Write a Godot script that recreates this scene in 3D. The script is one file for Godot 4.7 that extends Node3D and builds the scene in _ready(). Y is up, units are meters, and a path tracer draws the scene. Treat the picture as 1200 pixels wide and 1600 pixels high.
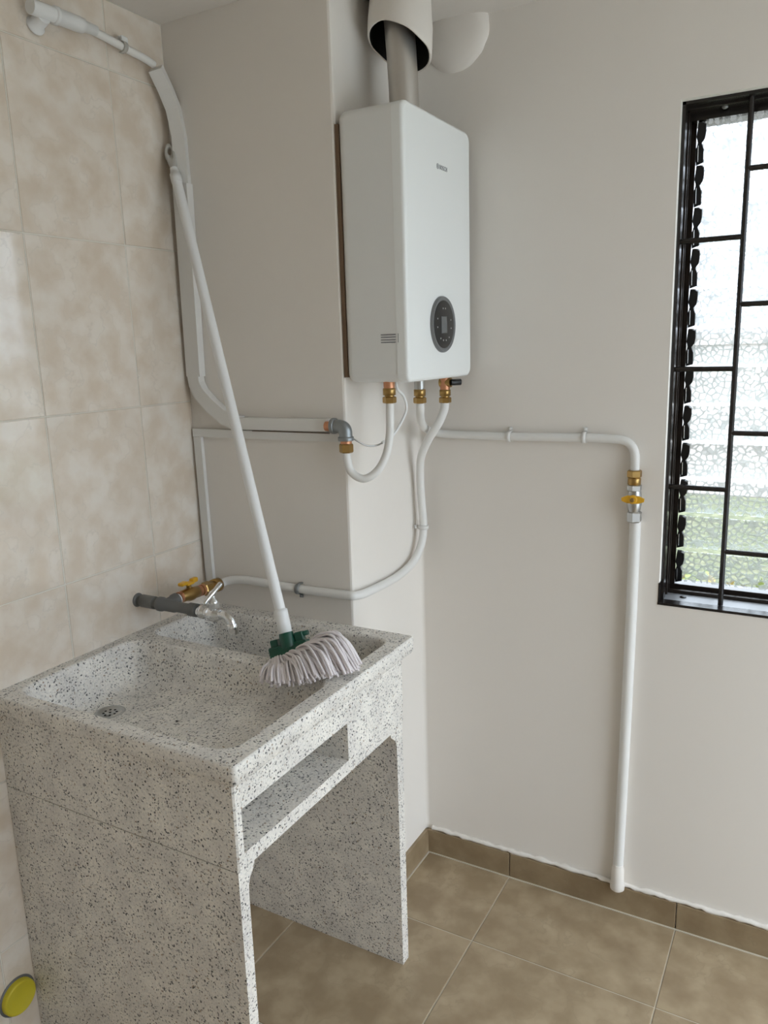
extends Node3D
# Laundry corner: terrazzo sink, mop, wall water heater, pipes, louvre window.

const XC := 0.4413     # pillar corner
const ZD := -0.3502    # window wall plane
const CEIL := 2.139
const XO := 2.6        # unseen side wall, set where its opening lights the room
const ZF := 2.5        # wall behind the viewer
const WX0 := 1.049
const WX1 := 1.69
const WY0 := 0.829
const WY1 := 1.896

var M := {}
var rng := RandomNumberGenerator.new()

# ------------------------------------------------------------------ mesh helper
class MB:
	var v := PackedVector3Array()
	var n := PackedVector3Array()
	var t := PackedVector2Array()

	func tri(a: Vector3, b: Vector3, c: Vector3, na: Vector3, nb: Vector3, nc: Vector3, ua := Vector2.ZERO, ub := Vector2.ZERO, uc := Vector2.ZERO) -> void:
		var g := (b - a).cross(c - a)
		if g.length_squared() < 1e-18:
			return
		if g.dot(na + nb + nc) > 0.0:
			v.append_array([a, c, b]); n.append_array([na, nc, nb]); t.append_array([ua, uc, ub])
		else:
			v.append_array([a, b, c]); n.append_array([na, nb, nc]); t.append_array([ua, ub, uc])

	func quad(a: Vector3, b: Vector3, c: Vector3, d: Vector3, nn: Vector3, uvs := []) -> void:
		if uvs.is_empty():
			tri(a, b, c, nn, nn, nn); tri(a, c, d, nn, nn, nn)
		else:
			tri(a, b, c, nn, nn, nn, uvs[0], uvs[1], uvs[2]); tri(a, c, d, nn, nn, nn, uvs[0], uvs[2], uvs[3])

	func box(lo: Vector3, hi: Vector3) -> void:
		var p := func(i: int) -> Vector3: return Vector3(hi.x if i & 1 else lo.x, hi.y if i & 2 else lo.y, hi.z if i & 4 else lo.z)
		quad(p.call(0), p.call(2), p.call(6), p.call(4), Vector3.LEFT)
		quad(p.call(1), p.call(3), p.call(7), p.call(5), Vector3.RIGHT)
		quad(p.call(0), p.call(1), p.call(5), p.call(4), Vector3.DOWN)
		quad(p.call(2), p.call(3), p.call(7), p.call(6), Vector3.UP)
		quad(p.call(0), p.call(1), p.call(3), p.call(2), Vector3.FORWARD)
		quad(p.call(4), p.call(5), p.call(7), p.call(6), Vector3.BACK)

	# rounded box: every edge rounded with radius r
	func rbox(lo: Vector3, hi: Vector3, r: float, seg := 3, xf := Transform3D()) -> void:
		var c := (lo + hi) / 2.0
		var h := (hi - lo) / 2.0
		r = minf(r, minf(h.x, minf(h.y, h.z)) * 0.999)
		for ax in 3:
			var b := (ax + 1) % 3
			var d := (ax + 2) % 3
			var gb := _ticks(h[b], r, seg)
			var gd := _ticks(h[d], r, seg)
			for s in [-1.0, 1.0]:
				var pts := []
				var nrm := []
				for i in gb.size():
					for j in gd.size():
						var q := Vector3.ZERO
						q[ax] = s * h[ax]; q[b] = gb[i]; q[d] = gd[j]
						var inn := Vector3(clampf(q.x, -h.x + r, h.x - r), clampf(q.y, -h.y + r, h.y - r), clampf(q.z, -h.z + r, h.z - r))
						var nn := (q - inn).normalized()
						pts.append(xf * (c + inn + nn * r)); nrm.append((xf.basis * nn).normalized())
				var w := gd.size()
				for i in gb.size() - 1:
					for j in w - 1:
						var k := i * w + j
						tri(pts[k], pts[k + 1], pts[k + w + 1], nrm[k], nrm[k + 1], nrm[k + w + 1])
						tri(pts[k], pts[k + w + 1], pts[k + w], nrm[k], nrm[k + w + 1], nrm[k + w])

	func _ticks(h: float, r: float, seg: int) -> PackedFloat32Array:
		var out := PackedFloat32Array()
		for i in seg + 1:
			out.append(-h + r - r * tan((1.0 - float(i) / seg) * PI / 4))
		for i in seg + 1:
			out.append(h - r + r * tan(float(i) / seg * PI / 4))
		return out

	# quads between rows of points with averaged normals; hint turns the normals outwards
	func grid(rows: Array, wrap: bool, inward := false, uvs := []) -> void:
		var R := rows.size()
		var W: int = rows[0].size()
		var acc := PackedVector3Array()
		acc.resize(R * W)
		var last := W if wrap else W - 1
		for i in R - 1:
			for j in last:
				var j2 := (j + 1) % W
				var a: Vector3 = rows[i][j]
				var b: Vector3 = rows[i][j2]
				var c: Vector3 = rows[i + 1][j2]
				var d: Vector3 = rows[i + 1][j]
				var g := (c - a).cross(d - b)
				for k in [i * W + j, i * W + j2, (i + 1) * W + j, (i + 1) * W + j2]:
					acc[k] += g.normalized()
		for k in acc.size():
			acc[k] = acc[k].normalized() * (-1.0 if inward else 1.0)
		for i in R - 1:
			for j in last:
				var j2 := (j + 1) % W
				if uvs.is_empty():
					tri(rows[i][j], rows[i][j2], rows[i + 1][j2], acc[i * W + j], acc[i * W + j2], acc[(i + 1) * W + j2])
					tri(rows[i][j], rows[i + 1][j2], rows[i + 1][j], acc[i * W + j], acc[(i + 1) * W + j2], acc[(i + 1) * W + j])

	func fan(ring: Array, nn: Vector3) -> void:
		var c := Vector3.ZERO
		for p in ring:
			c += p
		c /= ring.size()
		for j in ring.size():
			tri(c, ring[j], ring[(j + 1) % ring.size()], nn, nn, nn)

	# round tube along points; radius one number or one per point
	func tube(path: Array, radius, sides := 14, caps := true) -> void:
		var rows := []
		var N := path.size()
		var up := Vector3.ZERO
		var dirs := []
		for i in N:
			var d: Vector3 = (path[mini(i + 1, N - 1)] - path[maxi(i - 1, 0)]).normalized()
			dirs.append(d)
			if i == 0:
				up = d.cross(Vector3(0.31, 0.9, 0.2) if absf(d.y) < 0.9 else Vector3(0.9, 0.1, 0.3)).normalized()
			else:
				up = (up - d * up.dot(d)).normalized()
			var side := d.cross(up)
			var r: float = radius[i] if radius is Array else radius
			var ring := []
			for k in sides:
				var a := TAU * k / sides
				ring.append(path[i] + (up * cos(a) + side * sin(a)) * r)
			rows.append(ring)
		grid(rows, true)
		if caps:
			fan(rows[0], -dirs[0]); fan(rows[N - 1], dirs[N - 1])

	# lathe about an axis: profile [[distance along, radius], ...]; a repeated point makes a hard edge
	func lathe(at: Vector3, axis: Vector3, profile: Array, sides := 24, flat := false) -> void:
		var d := axis.normalized()
		var up := d.cross(Vector3(0.2, 0.95, 0.1) if absf(d.y) < 0.9 else Vector3(1, 0, 0.05)).normalized()
		var side := d.cross(up)
		var start := 0
		for i in range(1, profile.size() + 1):
			if i == profile.size() or profile[i] == profile[i - 1]:
				var rows := []
				for k in range(start, i):
					var ring := []
					for s in sides:
						var a := TAU * s / sides
						ring.append(at + d * profile[k][0] + (up * cos(a) + side * sin(a)) * profile[k][1])
					rows.append(ring)
				if rows.size() > 1:
					if flat:
						for k in rows.size() - 1:
							for s in sides:
								var s2 := (s + 1) % sides
								var g: Vector3 = (rows[k + 1][s2] - rows[k][s]).cross(rows[k + 1][s] - rows[k][s2]).normalized()
								quad(rows[k][s], rows[k][s2], rows[k + 1][s2], rows[k + 1][s], g)
					else:
						grid(rows, true)
				start = i
		var L := profile.size() - 1
		for e in [[0, -d], [L, d]]:
			if profile[e[0]][1] > 1e-5:
				var ring := []
				for s in sides:
					var a := TAU * s / sides
					ring.append(at + d * profile[e[0]][0] + (up * cos(a) + side * sin(a)) * profile[e[0]][1])
				fan(ring, e[1])

	# flat bar swept along a path lying against a plane with normal nn
	func strip(path: Array, w: float, h: float, nn: Vector3) -> void:
		var rows := [[], [], [], []]
		var N := path.size()
		var secs := []
		for i in N:
			var d: Vector3 = (path[mini(i + 1, N - 1)] - path[maxi(i - 1, 0)]).normalized()
			var s := nn.cross(d).normalized()
			var u := d.cross(s).normalized()
			secs.append([path[i] - s * w / 2, path[i] + s * w / 2, path[i] + s * w / 2 + u * h, path[i] - s * w / 2 + u * h, s, u, d])
		for i in N - 1:
			var a: Array = secs[i]
			var b: Array = secs[i + 1]
			var s: Vector3 = (a[4] + b[4]).normalized()
			var u: Vector3 = (a[5] + b[5]).normalized()
			quad(a[0], a[1], b[1], b[0], -u); quad(a[2], a[3], b[3], b[2], u)
			quad(a[1], a[2], b[2], b[1], s); quad(a[3], a[0], b[0], b[3], -s)
		var f: Array = secs[0]
		var l: Array = secs[N - 1]
		quad(f[0], f[1], f[2], f[3], -f[6]); quad(l[0], l[1], l[2], l[3], l[6])

	# polygon in the plane at+ex*u+ey*v pushed along ez by depth
	func prism(poly: Array, at: Vector3, ex: Vector3, ey: Vector3, ez: Vector3, depth: float) -> void:
		var pp := PackedVector2Array(poly)
		var idx := Geometry2D.triangulate_polygon(pp)
		var f := func(q: Vector2, z: float) -> Vector3: return at + ex * q.x + ey * q.y + ez * z
		for i in range(0, idx.size(), 3):
			for e in [[0.0, -ez], [depth, ez]]:
				tri(f.call(pp[idx[i]], e[0]), f.call(pp[idx[i + 1]], e[0]), f.call(pp[idx[i + 2]], e[0]), e[1], e[1], e[1])
		var cw := Geometry2D.is_polygon_clockwise(pp)
		for i in pp.size():
			var a := pp[i]
			var b := pp[(i + 1) % pp.size()]
			var o := Vector2((b - a).y, -(b - a).x) * (-1.0 if cw else 1.0)
			var nn := (ex * o.x + ey * o.y).normalized()
			quad(f.call(a, 0.0), f.call(b, 0.0), f.call(b, depth), f.call(a, depth), nn)

	func mesh(origin: Vector3) -> ArrayMesh:
		var vv := PackedVector3Array()
		vv.resize(v.size())
		for i in v.size():
			vv[i] = v[i] - origin
		var a := []
		a.resize(Mesh.ARRAY_MAX)
		a[Mesh.ARRAY_VERTEX] = vv
		a[Mesh.ARRAY_NORMAL] = n
		a[Mesh.ARRAY_TEX_UV] = t
		var m := ArrayMesh.new()
		m.add_surface_from_arrays(Mesh.PRIMITIVE_TRIANGLES, a)
		return m

# smooth path through points
func curve(pts: Array, per := 8) -> Array:
	var out := []
	for i in pts.size() - 1:
		var p0: Vector3 = pts[maxi(i - 1, 0)]
		var p1: Vector3 = pts[i]
		var p2: Vector3 = pts[i + 1]
		var p3: Vector3 = pts[mini(i + 2, pts.size() - 1)]
		for k in per:
			var s := float(k) / per
			out.append(0.5 * (2.0 * p1 + (p2 - p0) * s + (2.0 * p0 - 5.0 * p1 + 4.0 * p2 - p3) * s * s + (3.0 * p1 - p0 - 3.0 * p2 + p3) * s * s * s))
	out.append(pts[pts.size() - 1])
	return out

# straight runs with rounded corners of radius r
func bends(pts: Array, r: float) -> Array:
	var out := [pts[0]]
	for i in range(1, pts.size() - 1):
		var p: Vector3 = pts[i]
		var a: Vector3 = pts[i - 1]
		var b: Vector3 = pts[i + 1]
		var ra := minf(r, minf(p.distance_to(a), p.distance_to(b)) * 0.49)
		var s := p + (a - p).normalized() * ra
		var e := p + (b - p).normalized() * ra
		for k in 9:
			var q := k / 8.0
			out.append(s.lerp(p, q).lerp(p.lerp(e, q), q))
	out.append(pts[pts.size() - 1])
	return out

# ------------------------------------------------------------------ nodes
func root(called: String, at: Vector3) -> Node3D:
	var o := Node3D.new()
	o.name = called
	add_child(o, true)
	o.position = at
	return o

func world_of(o: Node) -> Vector3:
	var p := Vector3.ZERO
	while o != self:
		p += o.position
		o = o.get_parent()
	return p

func put(called: String, mb: MB, mat: Material, parent: Node = self, at := Vector3.ZERO, label := "") -> MeshInstance3D:
	var o := MeshInstance3D.new()
	o.name = called
	parent.add_child(o, true)
	var w := world_of(parent)
	o.position = at - w if at != Vector3.ZERO else Vector3.ZERO
	o.mesh = mb.mesh(at if at != Vector3.ZERO else w)
	o.material_override = null
	o.mesh.surface_set_material(0, mat)
	if label != "":
		o.set_meta("label", label)
	return o

func tag(o: Node, label: String, category: String, group := "", kind := "") -> void:
	o.set_meta("label", label)
	o.set_meta("category", category)
	if group != "":
		o.set_meta("group", group)
	if kind != "":
		o.set_meta("kind", kind)

func structure(o: Node, label: String, category: String) -> void:
	tag(o, label, category, "", "structure")

# ------------------------------------------------------------------ materials
func lin(r: float, g: float, b: float) -> Color:
	return Color(r, g, b).linear_to_srgb()

func plain(called: String, c: Color, rough: float, metal := 0.0) -> StandardMaterial3D:
	var m := StandardMaterial3D.new()
	m.resource_name = called
	m.albedo_color = c
	m.roughness = rough
	m.metallic = metal
	return m

func noise_bytes(sd: int, freq: float, size: int, oct := 4, type := FastNoiseLite.TYPE_SIMPLEX_SMOOTH) -> PackedByteArray:
	var f := FastNoiseLite.new()
	f.seed = sd
	f.noise_type = type
	f.frequency = freq
	f.fractal_type = FastNoiseLite.FRACTAL_FBM
	f.fractal_octaves = oct
	var im := f.get_seamless_image(size, size)
	im.convert(Image.FORMAT_L8)
	return im.get_data()

# two noises mix four colours
func clouds(size: int, cols: Array, f1: float, f2: float, sd: int, vein := 0.0) -> ImageTexture:
	var a := noise_bytes(sd, f1, size, 5)
	var b := noise_bytes(sd + 7, f2, size, 4)
	var out := PackedByteArray()
	out.resize(size * size * 3)
	for i in size * size:
		var s := clampf((a[i] / 255.0 - 0.5) * 1.7 + 0.5, 0, 1)
		var w := clampf((b[i] / 255.0 - 0.5) * 1.6 + 0.5, 0, 1)
		var c: Color = (cols[0] as Color).lerp(cols[1], s).lerp((cols[2] as Color).lerp(cols[3], s), w * 0.6)
		if vein > 0.0:
			var d := absf(a[i] / 255.0 - b[i] / 255.0)
			if d < 0.035:
				c = c.darkened(vein * (1.0 - d / 0.035) * w)
		out[i * 3] = int(c.r * 255); out[i * 3 + 1] = int(c.g * 255); out[i * 3 + 2] = int(c.b * 255)
	return ImageTexture.create_from_image(Image.create_from_data(size, size, false, Image.FORMAT_RGB8, out))

func terrazzo(size: int) -> ImageTexture:
	var a := noise_bytes(41, 0.006, size, 4)
	var b := noise_bytes(42, 0.08, size, 2)
	var out := PackedByteArray()
	out.resize(size * size * 3)
	for i in size * size:
		var s := (a[i] / 255.0 - 0.5) * 0.11 + (b[i] / 255.0 - 0.5) * 0.12
		out[i * 3] = int(clampf(0.90 + s, 0, 1) * 255); out[i * 3 + 1] = int(clampf(0.88 + s, 0, 1) * 255); out[i * 3 + 2] = int(clampf(0.85 + s * 0.9, 0, 1) * 255)
	var r := RandomNumberGenerator.new()
	r.seed = 5
	for k in 15000:
		var x := r.randi() % size
		var y := r.randi() % size
		var roll := r.randf()
		var rad := 1.1 + pow(r.randf(), 2.4) * 3.4
		var c := Color(0.90, 0.89, 0.87)
		if roll < 0.25:
			c = Color(0.25, 0.25, 0.25)
		elif roll < 0.62:
			c = Color(0.54, 0.53, 0.51)
		elif roll < 0.70:
			c = Color(0.62, 0.54, 0.46)
		c = c.lightened(r.randf() * 0.12)
		var st := r.randf_range(0.55, 1.5)
		var an := r.randf() * PI
		var ca := cos(an)
		var sa := sin(an)
		var q := int(rad * 1.6) + 1
		for dy in range(-q, q + 1):
			for dx in range(-q, q + 1):
				var u := (dx * ca + dy * sa) * st
				var w := (-dx * sa + dy * ca) / st
				var d := absf(u) + absf(w) * 0.9 + maxf(absf(u), absf(w)) * 0.5
				if d < rad * 1.4:
					var i := (posmod(y + dy, size) * size + posmod(x + dx, size)) * 3
					out[i] = int(c.r * 255); out[i + 1] = int(c.g * 255); out[i + 2] = int(c.b * 255)
	return ImageTexture.create_from_image(Image.create_from_data(size, size, false, Image.FORMAT_RGB8, out))

# pebbled glass: refraction lines between pebbles are painted into the opacity
func pebbles(size: int, sd: int) -> Array:
	var f := FastNoiseLite.new()
	f.seed = sd
	f.noise_type = FastNoiseLite.TYPE_CELLULAR
	f.cellular_distance_function = FastNoiseLite.DISTANCE_EUCLIDEAN
	f.cellular_return_type = FastNoiseLite.RETURN_DISTANCE2_SUB
	f.frequency = 0.036
	f.cellular_jitter = 1.0
	f.fractal_type = FastNoiseLite.FRACTAL_NONE
	f.domain_warp_enabled = true
	f.domain_warp_amplitude = 9.0
	f.domain_warp_frequency = 0.03
	var im := f.get_seamless_image(size, size, false, false, 0.12)
	im.convert(Image.FORMAT_L8)
	var d := im.get_data()
	var out := PackedByteArray()
	out.resize(size * size * 4)
	var mx := 1
	for i in d.size():
		mx = maxi(mx, d[i])
	var hb := PackedByteArray()
	hb.resize(size * size)
	for i in size * size:
		var e := float(d[i]) / mx
		var line := 1.0 - smoothstep(0.03, 0.30, e)
		out[i * 4] = 236; out[i * 4 + 1] = 240; out[i * 4 + 2] = 238
		out[i * 4 + 3] = int((GLASS_CLEAR + (GLASS_LINE - GLASS_CLEAR) * line) * 255)
		hb[i] = int(smoothstep(0.0, 0.45, e) * 255)
	return [ImageTexture.create_from_image(Image.create_from_data(size, size, false, Image.FORMAT_RGBA8, out)), ImageTexture.create_from_image(Image.create_from_data(size, size, false, Image.FORMAT_L8, hb))]

const GLASS_CLEAR := 0.05
const GLASS_LINE := 0.62

func relief(m: StandardMaterial3D, sd: int, freq: float, size: int, cm: float, scale: float) -> void:
	var by := noise_bytes(sd, freq, size, 4)
	m.heightmap_enabled = true
	m.heightmap_scale = cm
	m.heightmap_texture = ImageTexture.create_from_image(Image.create_from_data(size, size, false, Image.FORMAT_L8, by))
	m.uv1_triplanar = true
	m.uv1_world_triplanar = true
	m.uv1_scale = Vector3.ONE * scale

func materials() -> void:
	M.paint = plain("white_paint", lin(0.82, 0.77, 0.71), 0.62)
	relief(M.paint, 3, 0.012, 512, 0.06, 1.1)
	M.ceiling = plain("ceiling_paint", lin(0.76, 0.71, 0.65), 0.7)
	relief(M.ceiling, 4, 0.012, 512, 0.2, 1.2)
	M.pipe = plain("painted_pipe", lin(0.80, 0.785, 0.755), 0.42)
	M.duct = plain("painted_duct", lin(0.78, 0.76, 0.725), 0.5)
	M.plastic = plain("white_plastic", lin(0.83, 0.83, 0.82), 0.32)
	M.tile = plain("marbled_wall_tile", Color.WHITE, 0.10)
	M.tile.albedo_texture = clouds(1024, [Color(0.885, 0.825, 0.755), Color(0.93, 0.895, 0.85), Color(0.85, 0.785, 0.705), Color(0.92, 0.875, 0.82)], 0.011, 0.005, 21, 0.05)
	M.tile.metallic_specular = 0.71
	M.tile.clearcoat_enabled = true
	M.tile.clearcoat = 0.8
	M.tile.clearcoat_roughness = 0.06
	M.wall_grout = plain("wall_grout", lin(0.70, 0.66, 0.58), 0.8)
	M.floor_tile = plain("beige_floor_tile", Color.WHITE, 0.42)
	M.floor_tile.albedo_texture = clouds(1024, [Color(0.58, 0.50, 0.395), Color(0.675, 0.60, 0.49), Color(0.615, 0.54, 0.43), Color(0.72, 0.645, 0.535)], 0.009, 0.004, 61, 0.07)
	M.skirting = plain("skirting_tile", lin(0.82, 0.80, 0.76), 0.4)
	M.skirting.albedo_texture = M.floor_tile.albedo_texture
	M.floor_grout = plain("floor_grout", lin(0.58, 0.52, 0.42), 0.85)
	M.terrazzo = plain("terrazzo", Color.WHITE, 0.5)
	M.terrazzo.albedo_texture = terrazzo(1024)
	M.terrazzo.uv1_triplanar = true
	M.terrazzo.uv1_triplanar_sharpness = 8.0
	M.terrazzo.uv1_scale = Vector3.ONE * 1.8
	M.steel = plain("brushed_steel", lin(0.5, 0.5, 0.49), 0.35, 1.0)
	M.flue = plain("flue_steel", lin(0.55, 0.52, 0.48), 0.42, 0.8)
	M.chrome = plain("chrome", lin(0.75, 0.76, 0.77), 0.08, 1.0)
	M.brass = plain("brass", lin(0.42, 0.27, 0.10), 0.30, 1.0)
	M.copper = plain("copper", lin(0.62, 0.30, 0.17), 0.4, 0.8)
	M.iron = plain("galvanised_iron", lin(0.30, 0.32, 0.33), 0.42, 0.85)
	M.dull = plain("dull_grey_pipe", lin(0.17, 0.17, 0.165), 0.55, 0.3)
	M.yellow = plain("yellow_handle", lin(0.75, 0.40, 0.02), 0.35)
	M.cap = plain("yellow_cap", lin(0.62, 0.52, 0.03), 0.45)
	M.black = plain("black_plastic", lin(0.012, 0.012, 0.013), 0.35)
	M.hole_black = plain("black_lining", lin(0.02, 0.018, 0.016), 0.95)  # near-black inside; in the ceiling hole it stands for shade
	M.frame = plain("black_window_paint", lin(0.014, 0.011, 0.010), 0.22)
	M.channel = plain("bronze_channel", lin(0.035, 0.026, 0.021), 0.25, 0.4)
	M.sill = plain("bare_sill_metal", lin(0.34, 0.34, 0.35), 0.42, 0.5)
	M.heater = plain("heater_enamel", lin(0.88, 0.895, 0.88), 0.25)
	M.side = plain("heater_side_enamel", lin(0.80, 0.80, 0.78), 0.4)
	M.brown = plain("brown_backing", lin(0.16, 0.10, 0.06), 0.8)
	M.grey = plain("grey_print", lin(0.22, 0.22, 0.23), 0.5)
	M.bezel = plain("grey_bezel", lin(0.20, 0.205, 0.21), 0.35, 0.3)
	M.display = plain("grey_display", lin(0.13, 0.135, 0.14), 0.15)
	M.icon = plain("icon_print", lin(0.45, 0.46, 0.47), 0.5)
	M.green = plain("green_plastic", lin(0.003, 0.07, 0.042), 0.3)
	M.yarn = plain("mop_yarn", lin(0.86, 0.80, 0.81), 0.9)
	M.grey_plastic = plain("grey_plastic", lin(0.50, 0.48, 0.44), 0.45)
	M.glass_edge = plain("glass", Color(0.75, 0.85, 0.82), 0.1)
	var pg := pebbles(512, 9)
	for k in 2:
		var g := plain("pebbled_glass", Color.WHITE, 0.12)
		g.transparency = BaseMaterial3D.TRANSPARENCY_ALPHA
		g.albedo_texture = pg[0]
		g.heightmap_enabled = true
		g.heightmap_texture = pg[1]
		g.heightmap_scale = 0.1
		g.cull_mode = BaseMaterial3D.CULL_DISABLED
		g.uv1_offset = Vector3(0.37 * k, 0.21 * k, 0)
		M["glass%d" % k] = g
	M.lawn = plain("lawn", Color.WHITE, 0.9)
	M.lawn.albedo_texture = clouds(512, [Color(0.22, 0.24, 0.15), Color(0.34, 0.35, 0.24), Color(0.31, 0.31, 0.22), Color(0.42, 0.40, 0.31)], 0.03, 0.01, 91)
	M.lawn.uv1_triplanar = true
	M.lawn.uv1_world_triplanar = true
	M.lawn.uv1_scale = Vector3.ONE * 0.7
	M.paving = plain("pink_paving", lin(0.24, 0.215, 0.195), 0.85)
	M.unseen_bounce_slab = plain("pale_bounce_slab", lin(0.50, 0.50, 0.50), 0.85)  # ground slab out of view, kept pale to bounce daylight
	M.garden_wall = plain("pale_render", lin(0.55, 0.53, 0.50), 0.85)
	M.leaf = plain("leaves", lin(0.16, 0.20, 0.04), 0.6)
	M.leaf2 = plain("dry_leaves", lin(0.38, 0.28, 0.09), 0.7)

# ------------------------------------------------------------------ ready
func _ready() -> void:
	rng.seed = 12
	var cam := Camera3D.new()
	cam.name = "camera"
	add_child(cam)
	cam.transform = Transform3D(Basis(Vector3(0.87347, -0.0299, -0.48595), Vector3(-0.07573, 0.97762, -0.19626), Vector3(0.48094, 0.20823, 0.85166)), Vector3(1.34684, 1.42865, 1.44725))
	cam.fov = 2.0 * rad_to_deg(atan(800.0 / 1221.46))
	cam.near = 0.01
	cam.current = true
	var we := WorldEnvironment.new()
	we.name = "world"
	var env := Environment.new()
	var sm := ProceduralSkyMaterial.new()
	sm.sky_top_color = lin(0.79, 0.905, 1.0)
	sm.sky_horizon_color = lin(0.25, 0.28, 0.32)
	sm.sky_curve = 0.6
	sm.ground_bottom_color = lin(0.1, 0.1, 0.09)
	sm.ground_horizon_color = lin(0.16, 0.16, 0.15)
	var sky := Sky.new()
	sky.sky_material = sm
	env.background_energy_multiplier = 4.2
	env.background_mode = Environment.BG_SKY
	env.sky = sky
	env.tonemap_mode = Environment.TONE_MAPPER_LINEAR
	env.tonemap_exposure = 2.3
	env.sdfgi_enabled = true
	env.ssao_enabled = true
	env.ssil_enabled = true
	we.environment = env
	add_child(we)
	materials()
	shell()
	outside()
	window()
	sink()
	heater()
	flue()
	pipes()
	ducts()
	taps()
	mop()

# ------------------------------------------------------------------ room
func shell() -> void:
	# floor: screed and tiles
	var fl := root("floor", Vector3(0, 0, 0))
	structure(fl, "beige ceramic tiled floor with pale grout lines", "floor")
	var mb := MB.new()
	mb.box(Vector3(-0.2, -0.15, ZD - 0.15), Vector3(XO + 0.15, -0.0015, ZF + 0.15))
	put("grout", mb, M.floor_grout, fl)
	var xs := cuts(0.2648, 0.4299, 0.0, XO)
	var zs := cuts(-0.0796, 0.4299, ZD, ZF)
	for i in xs.size() - 1:
		for j in zs.size() - 1:
			slab("floor_tile", fl, M.floor_tile, Vector3(xs[i], 0, zs[j]), Vector3(xs[i + 1] - xs[i], 0, 0), Vector3(0, 0, zs[j + 1] - zs[j]), Vector3.UP, 0.0013, 0.009, 0.0)
	# left wall: tiled
	var wl := root("wall_left", Vector3(0, 0, 0))
	structure(wl, "left wall covered in marbled beige ceramic tiles", "wall")
	mb = MB.new()
	mb.box(Vector3(-0.2, 0, ZD - 0.15), Vector3(-0.0012, CEIL + 0.1, ZF + 0.15))
	put("grout", mb, M.wall_grout, wl)
	var ys := cuts(0.268, 0.3474, 0.0, CEIL)
	zs = cuts(0.1646, 0.2513, 0.0, ZF)
	for i in ys.size() - 1:
		for j in zs.size() - 1:
			slab("wall_tile", wl, M.tile, Vector3(0, ys[i], zs[j]), Vector3(0, ys[i + 1] - ys[i], 0), Vector3(0, 0, zs[j + 1] - zs[j]), Vector3.RIGHT, 0.0011, 0.006, 0.0035)
	# pillar / back wall: its right end turns into the window wall with a small cove
	mb = MB.new()
	var poly := [Vector2(-0.15, 0), Vector2(XC - 0.006, 0), Vector2(XC - 0.0018, -0.0018), Vector2(XC, -0.006)]
	var cr := 0.010
	for k in 9:
		var a := k / 8.0 * PI / 2
		poly.append(Vector2(XC + cr - cr * cos(a), ZD + cr - cr * sin(a)))
	poly.append_array([Vector2(XC + cr, ZD - 0.15), Vector2(-0.15, ZD - 0.15)])
	mb.prism(poly, Vector3(0, 0, 0), Vector3.RIGHT, Vector3.BACK, Vector3.UP, CEIL + 0.1)
	var o := put("wall_back", mb, M.paint)
	structure(o, "white painted back wall ending in a pillar beside the heater", "wall")
	# window wall
	mb = MB.new()
	var z0 := ZD - 0.15
	mb.box(Vector3(XC, 0, z0), Vector3(WX0, CEIL + 0.1, ZD))
	mb.box(Vector3(WX1, 0, z0), Vector3(XO + 0.15, CEIL + 0.1, ZD))
	mb.box(Vector3(WX0, 0, z0), Vector3(WX1, WY0, ZD))
	mb.box(Vector3(WX0, WY1, z0), Vector3(WX1, CEIL + 0.1, ZD))
	o = put("wall_right", mb, M.paint)
	structure(o, "white painted wall holding the louvre window and the gas pipe", "wall")
	# side and front walls (behind the viewer); unseen side opening placed to light the room
	mb = MB.new()
	var oz := [-0.34, 1.2]
	var oy := [0.12, 2.06]
	mb.box(Vector3(XO, 0, z0), Vector3(XO + 0.15, CEIL + 0.1, oz[0]))
	mb.box(Vector3(XO, 0, oz[1]), Vector3(XO + 0.15, CEIL + 0.1, ZF))
	mb.box(Vector3(XO, oy[1], oz[0]), Vector3(XO + 0.15, CEIL + 0.1, oz[1]))
	mb.box(Vector3(XO, 0, oz[0]), Vector3(XO + 0.15, oy[0], oz[1]))
	o = put("wall_unseen_opening", mb, M.paint)  # opening out of view, lights the faces turned towards it
	structure(o, "unseen white side wall with a wide opening that lights the room", "wall")
	mb = MB.new()
	mb.box(Vector3(-0.2, 0, ZF), Vector3(XO + 0.15, CEIL + 0.1, ZF + 0.15))
	o = put("wall_front", mb, M.paint)
	structure(o, "white wall behind the viewer", "wall")
	# ceiling with the rough hole round the exhaust
	mb = MB.new()
	var hx := [0.4413, 0.515]
	var hz := [-0.25, -0.095]
	mb.box(Vector3(-0.2, CEIL, hz[1]), Vector3(XO + 0.15, CEIL + 0.1, ZF + 0.15))
	mb.box(Vector3(-0.2, CEIL, z0), Vector3(XO + 0.15, CEIL + 0.1, hz[0]))
	mb.box(Vector3(-0.2, CEIL, hz[0]), Vector3(hx[0], CEIL + 0.1, hz[1]))
	mb.box(Vector3(hx[1], CEIL, hz[0]), Vector3(XO + 0.15, CEIL + 0.1, hz[1]))
	mb.box(Vector3(0.3, CEIL + 0.1, z0), Vector3(0.8, CEIL + 0.14, 0.1))
	o = put("ceiling", mb, M.ceiling)
	mb = MB.new()
	mb.box(Vector3(hx[0] - 0.01, CEIL + 0.05, hz[0] - 0.01), Vector3(hx[1] + 0.01, CEIL + 0.06, hz[1] + 0.01))
	mb.box(Vector3(hx[0], CEIL + 0.004, hz[0]), Vector3(hx[0] + 0.003, CEIL + 0.05, hz[1]))
	mb.box(Vector3(hx[0], CEIL + 0.004, hz[0]), Vector3(hx[1], CEIL + 0.05, hz[0] + 0.003))
	put("painted_dark_hole", mb, M.hole_black, o, Vector3.ZERO, "hole beside the exhaust sleeve with its inner shade painted black")  # darkness inside the hole is painted with a black lining
	structure(o, "off-white painted ceiling with a rough hole at the exhaust", "ceiling")
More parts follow.
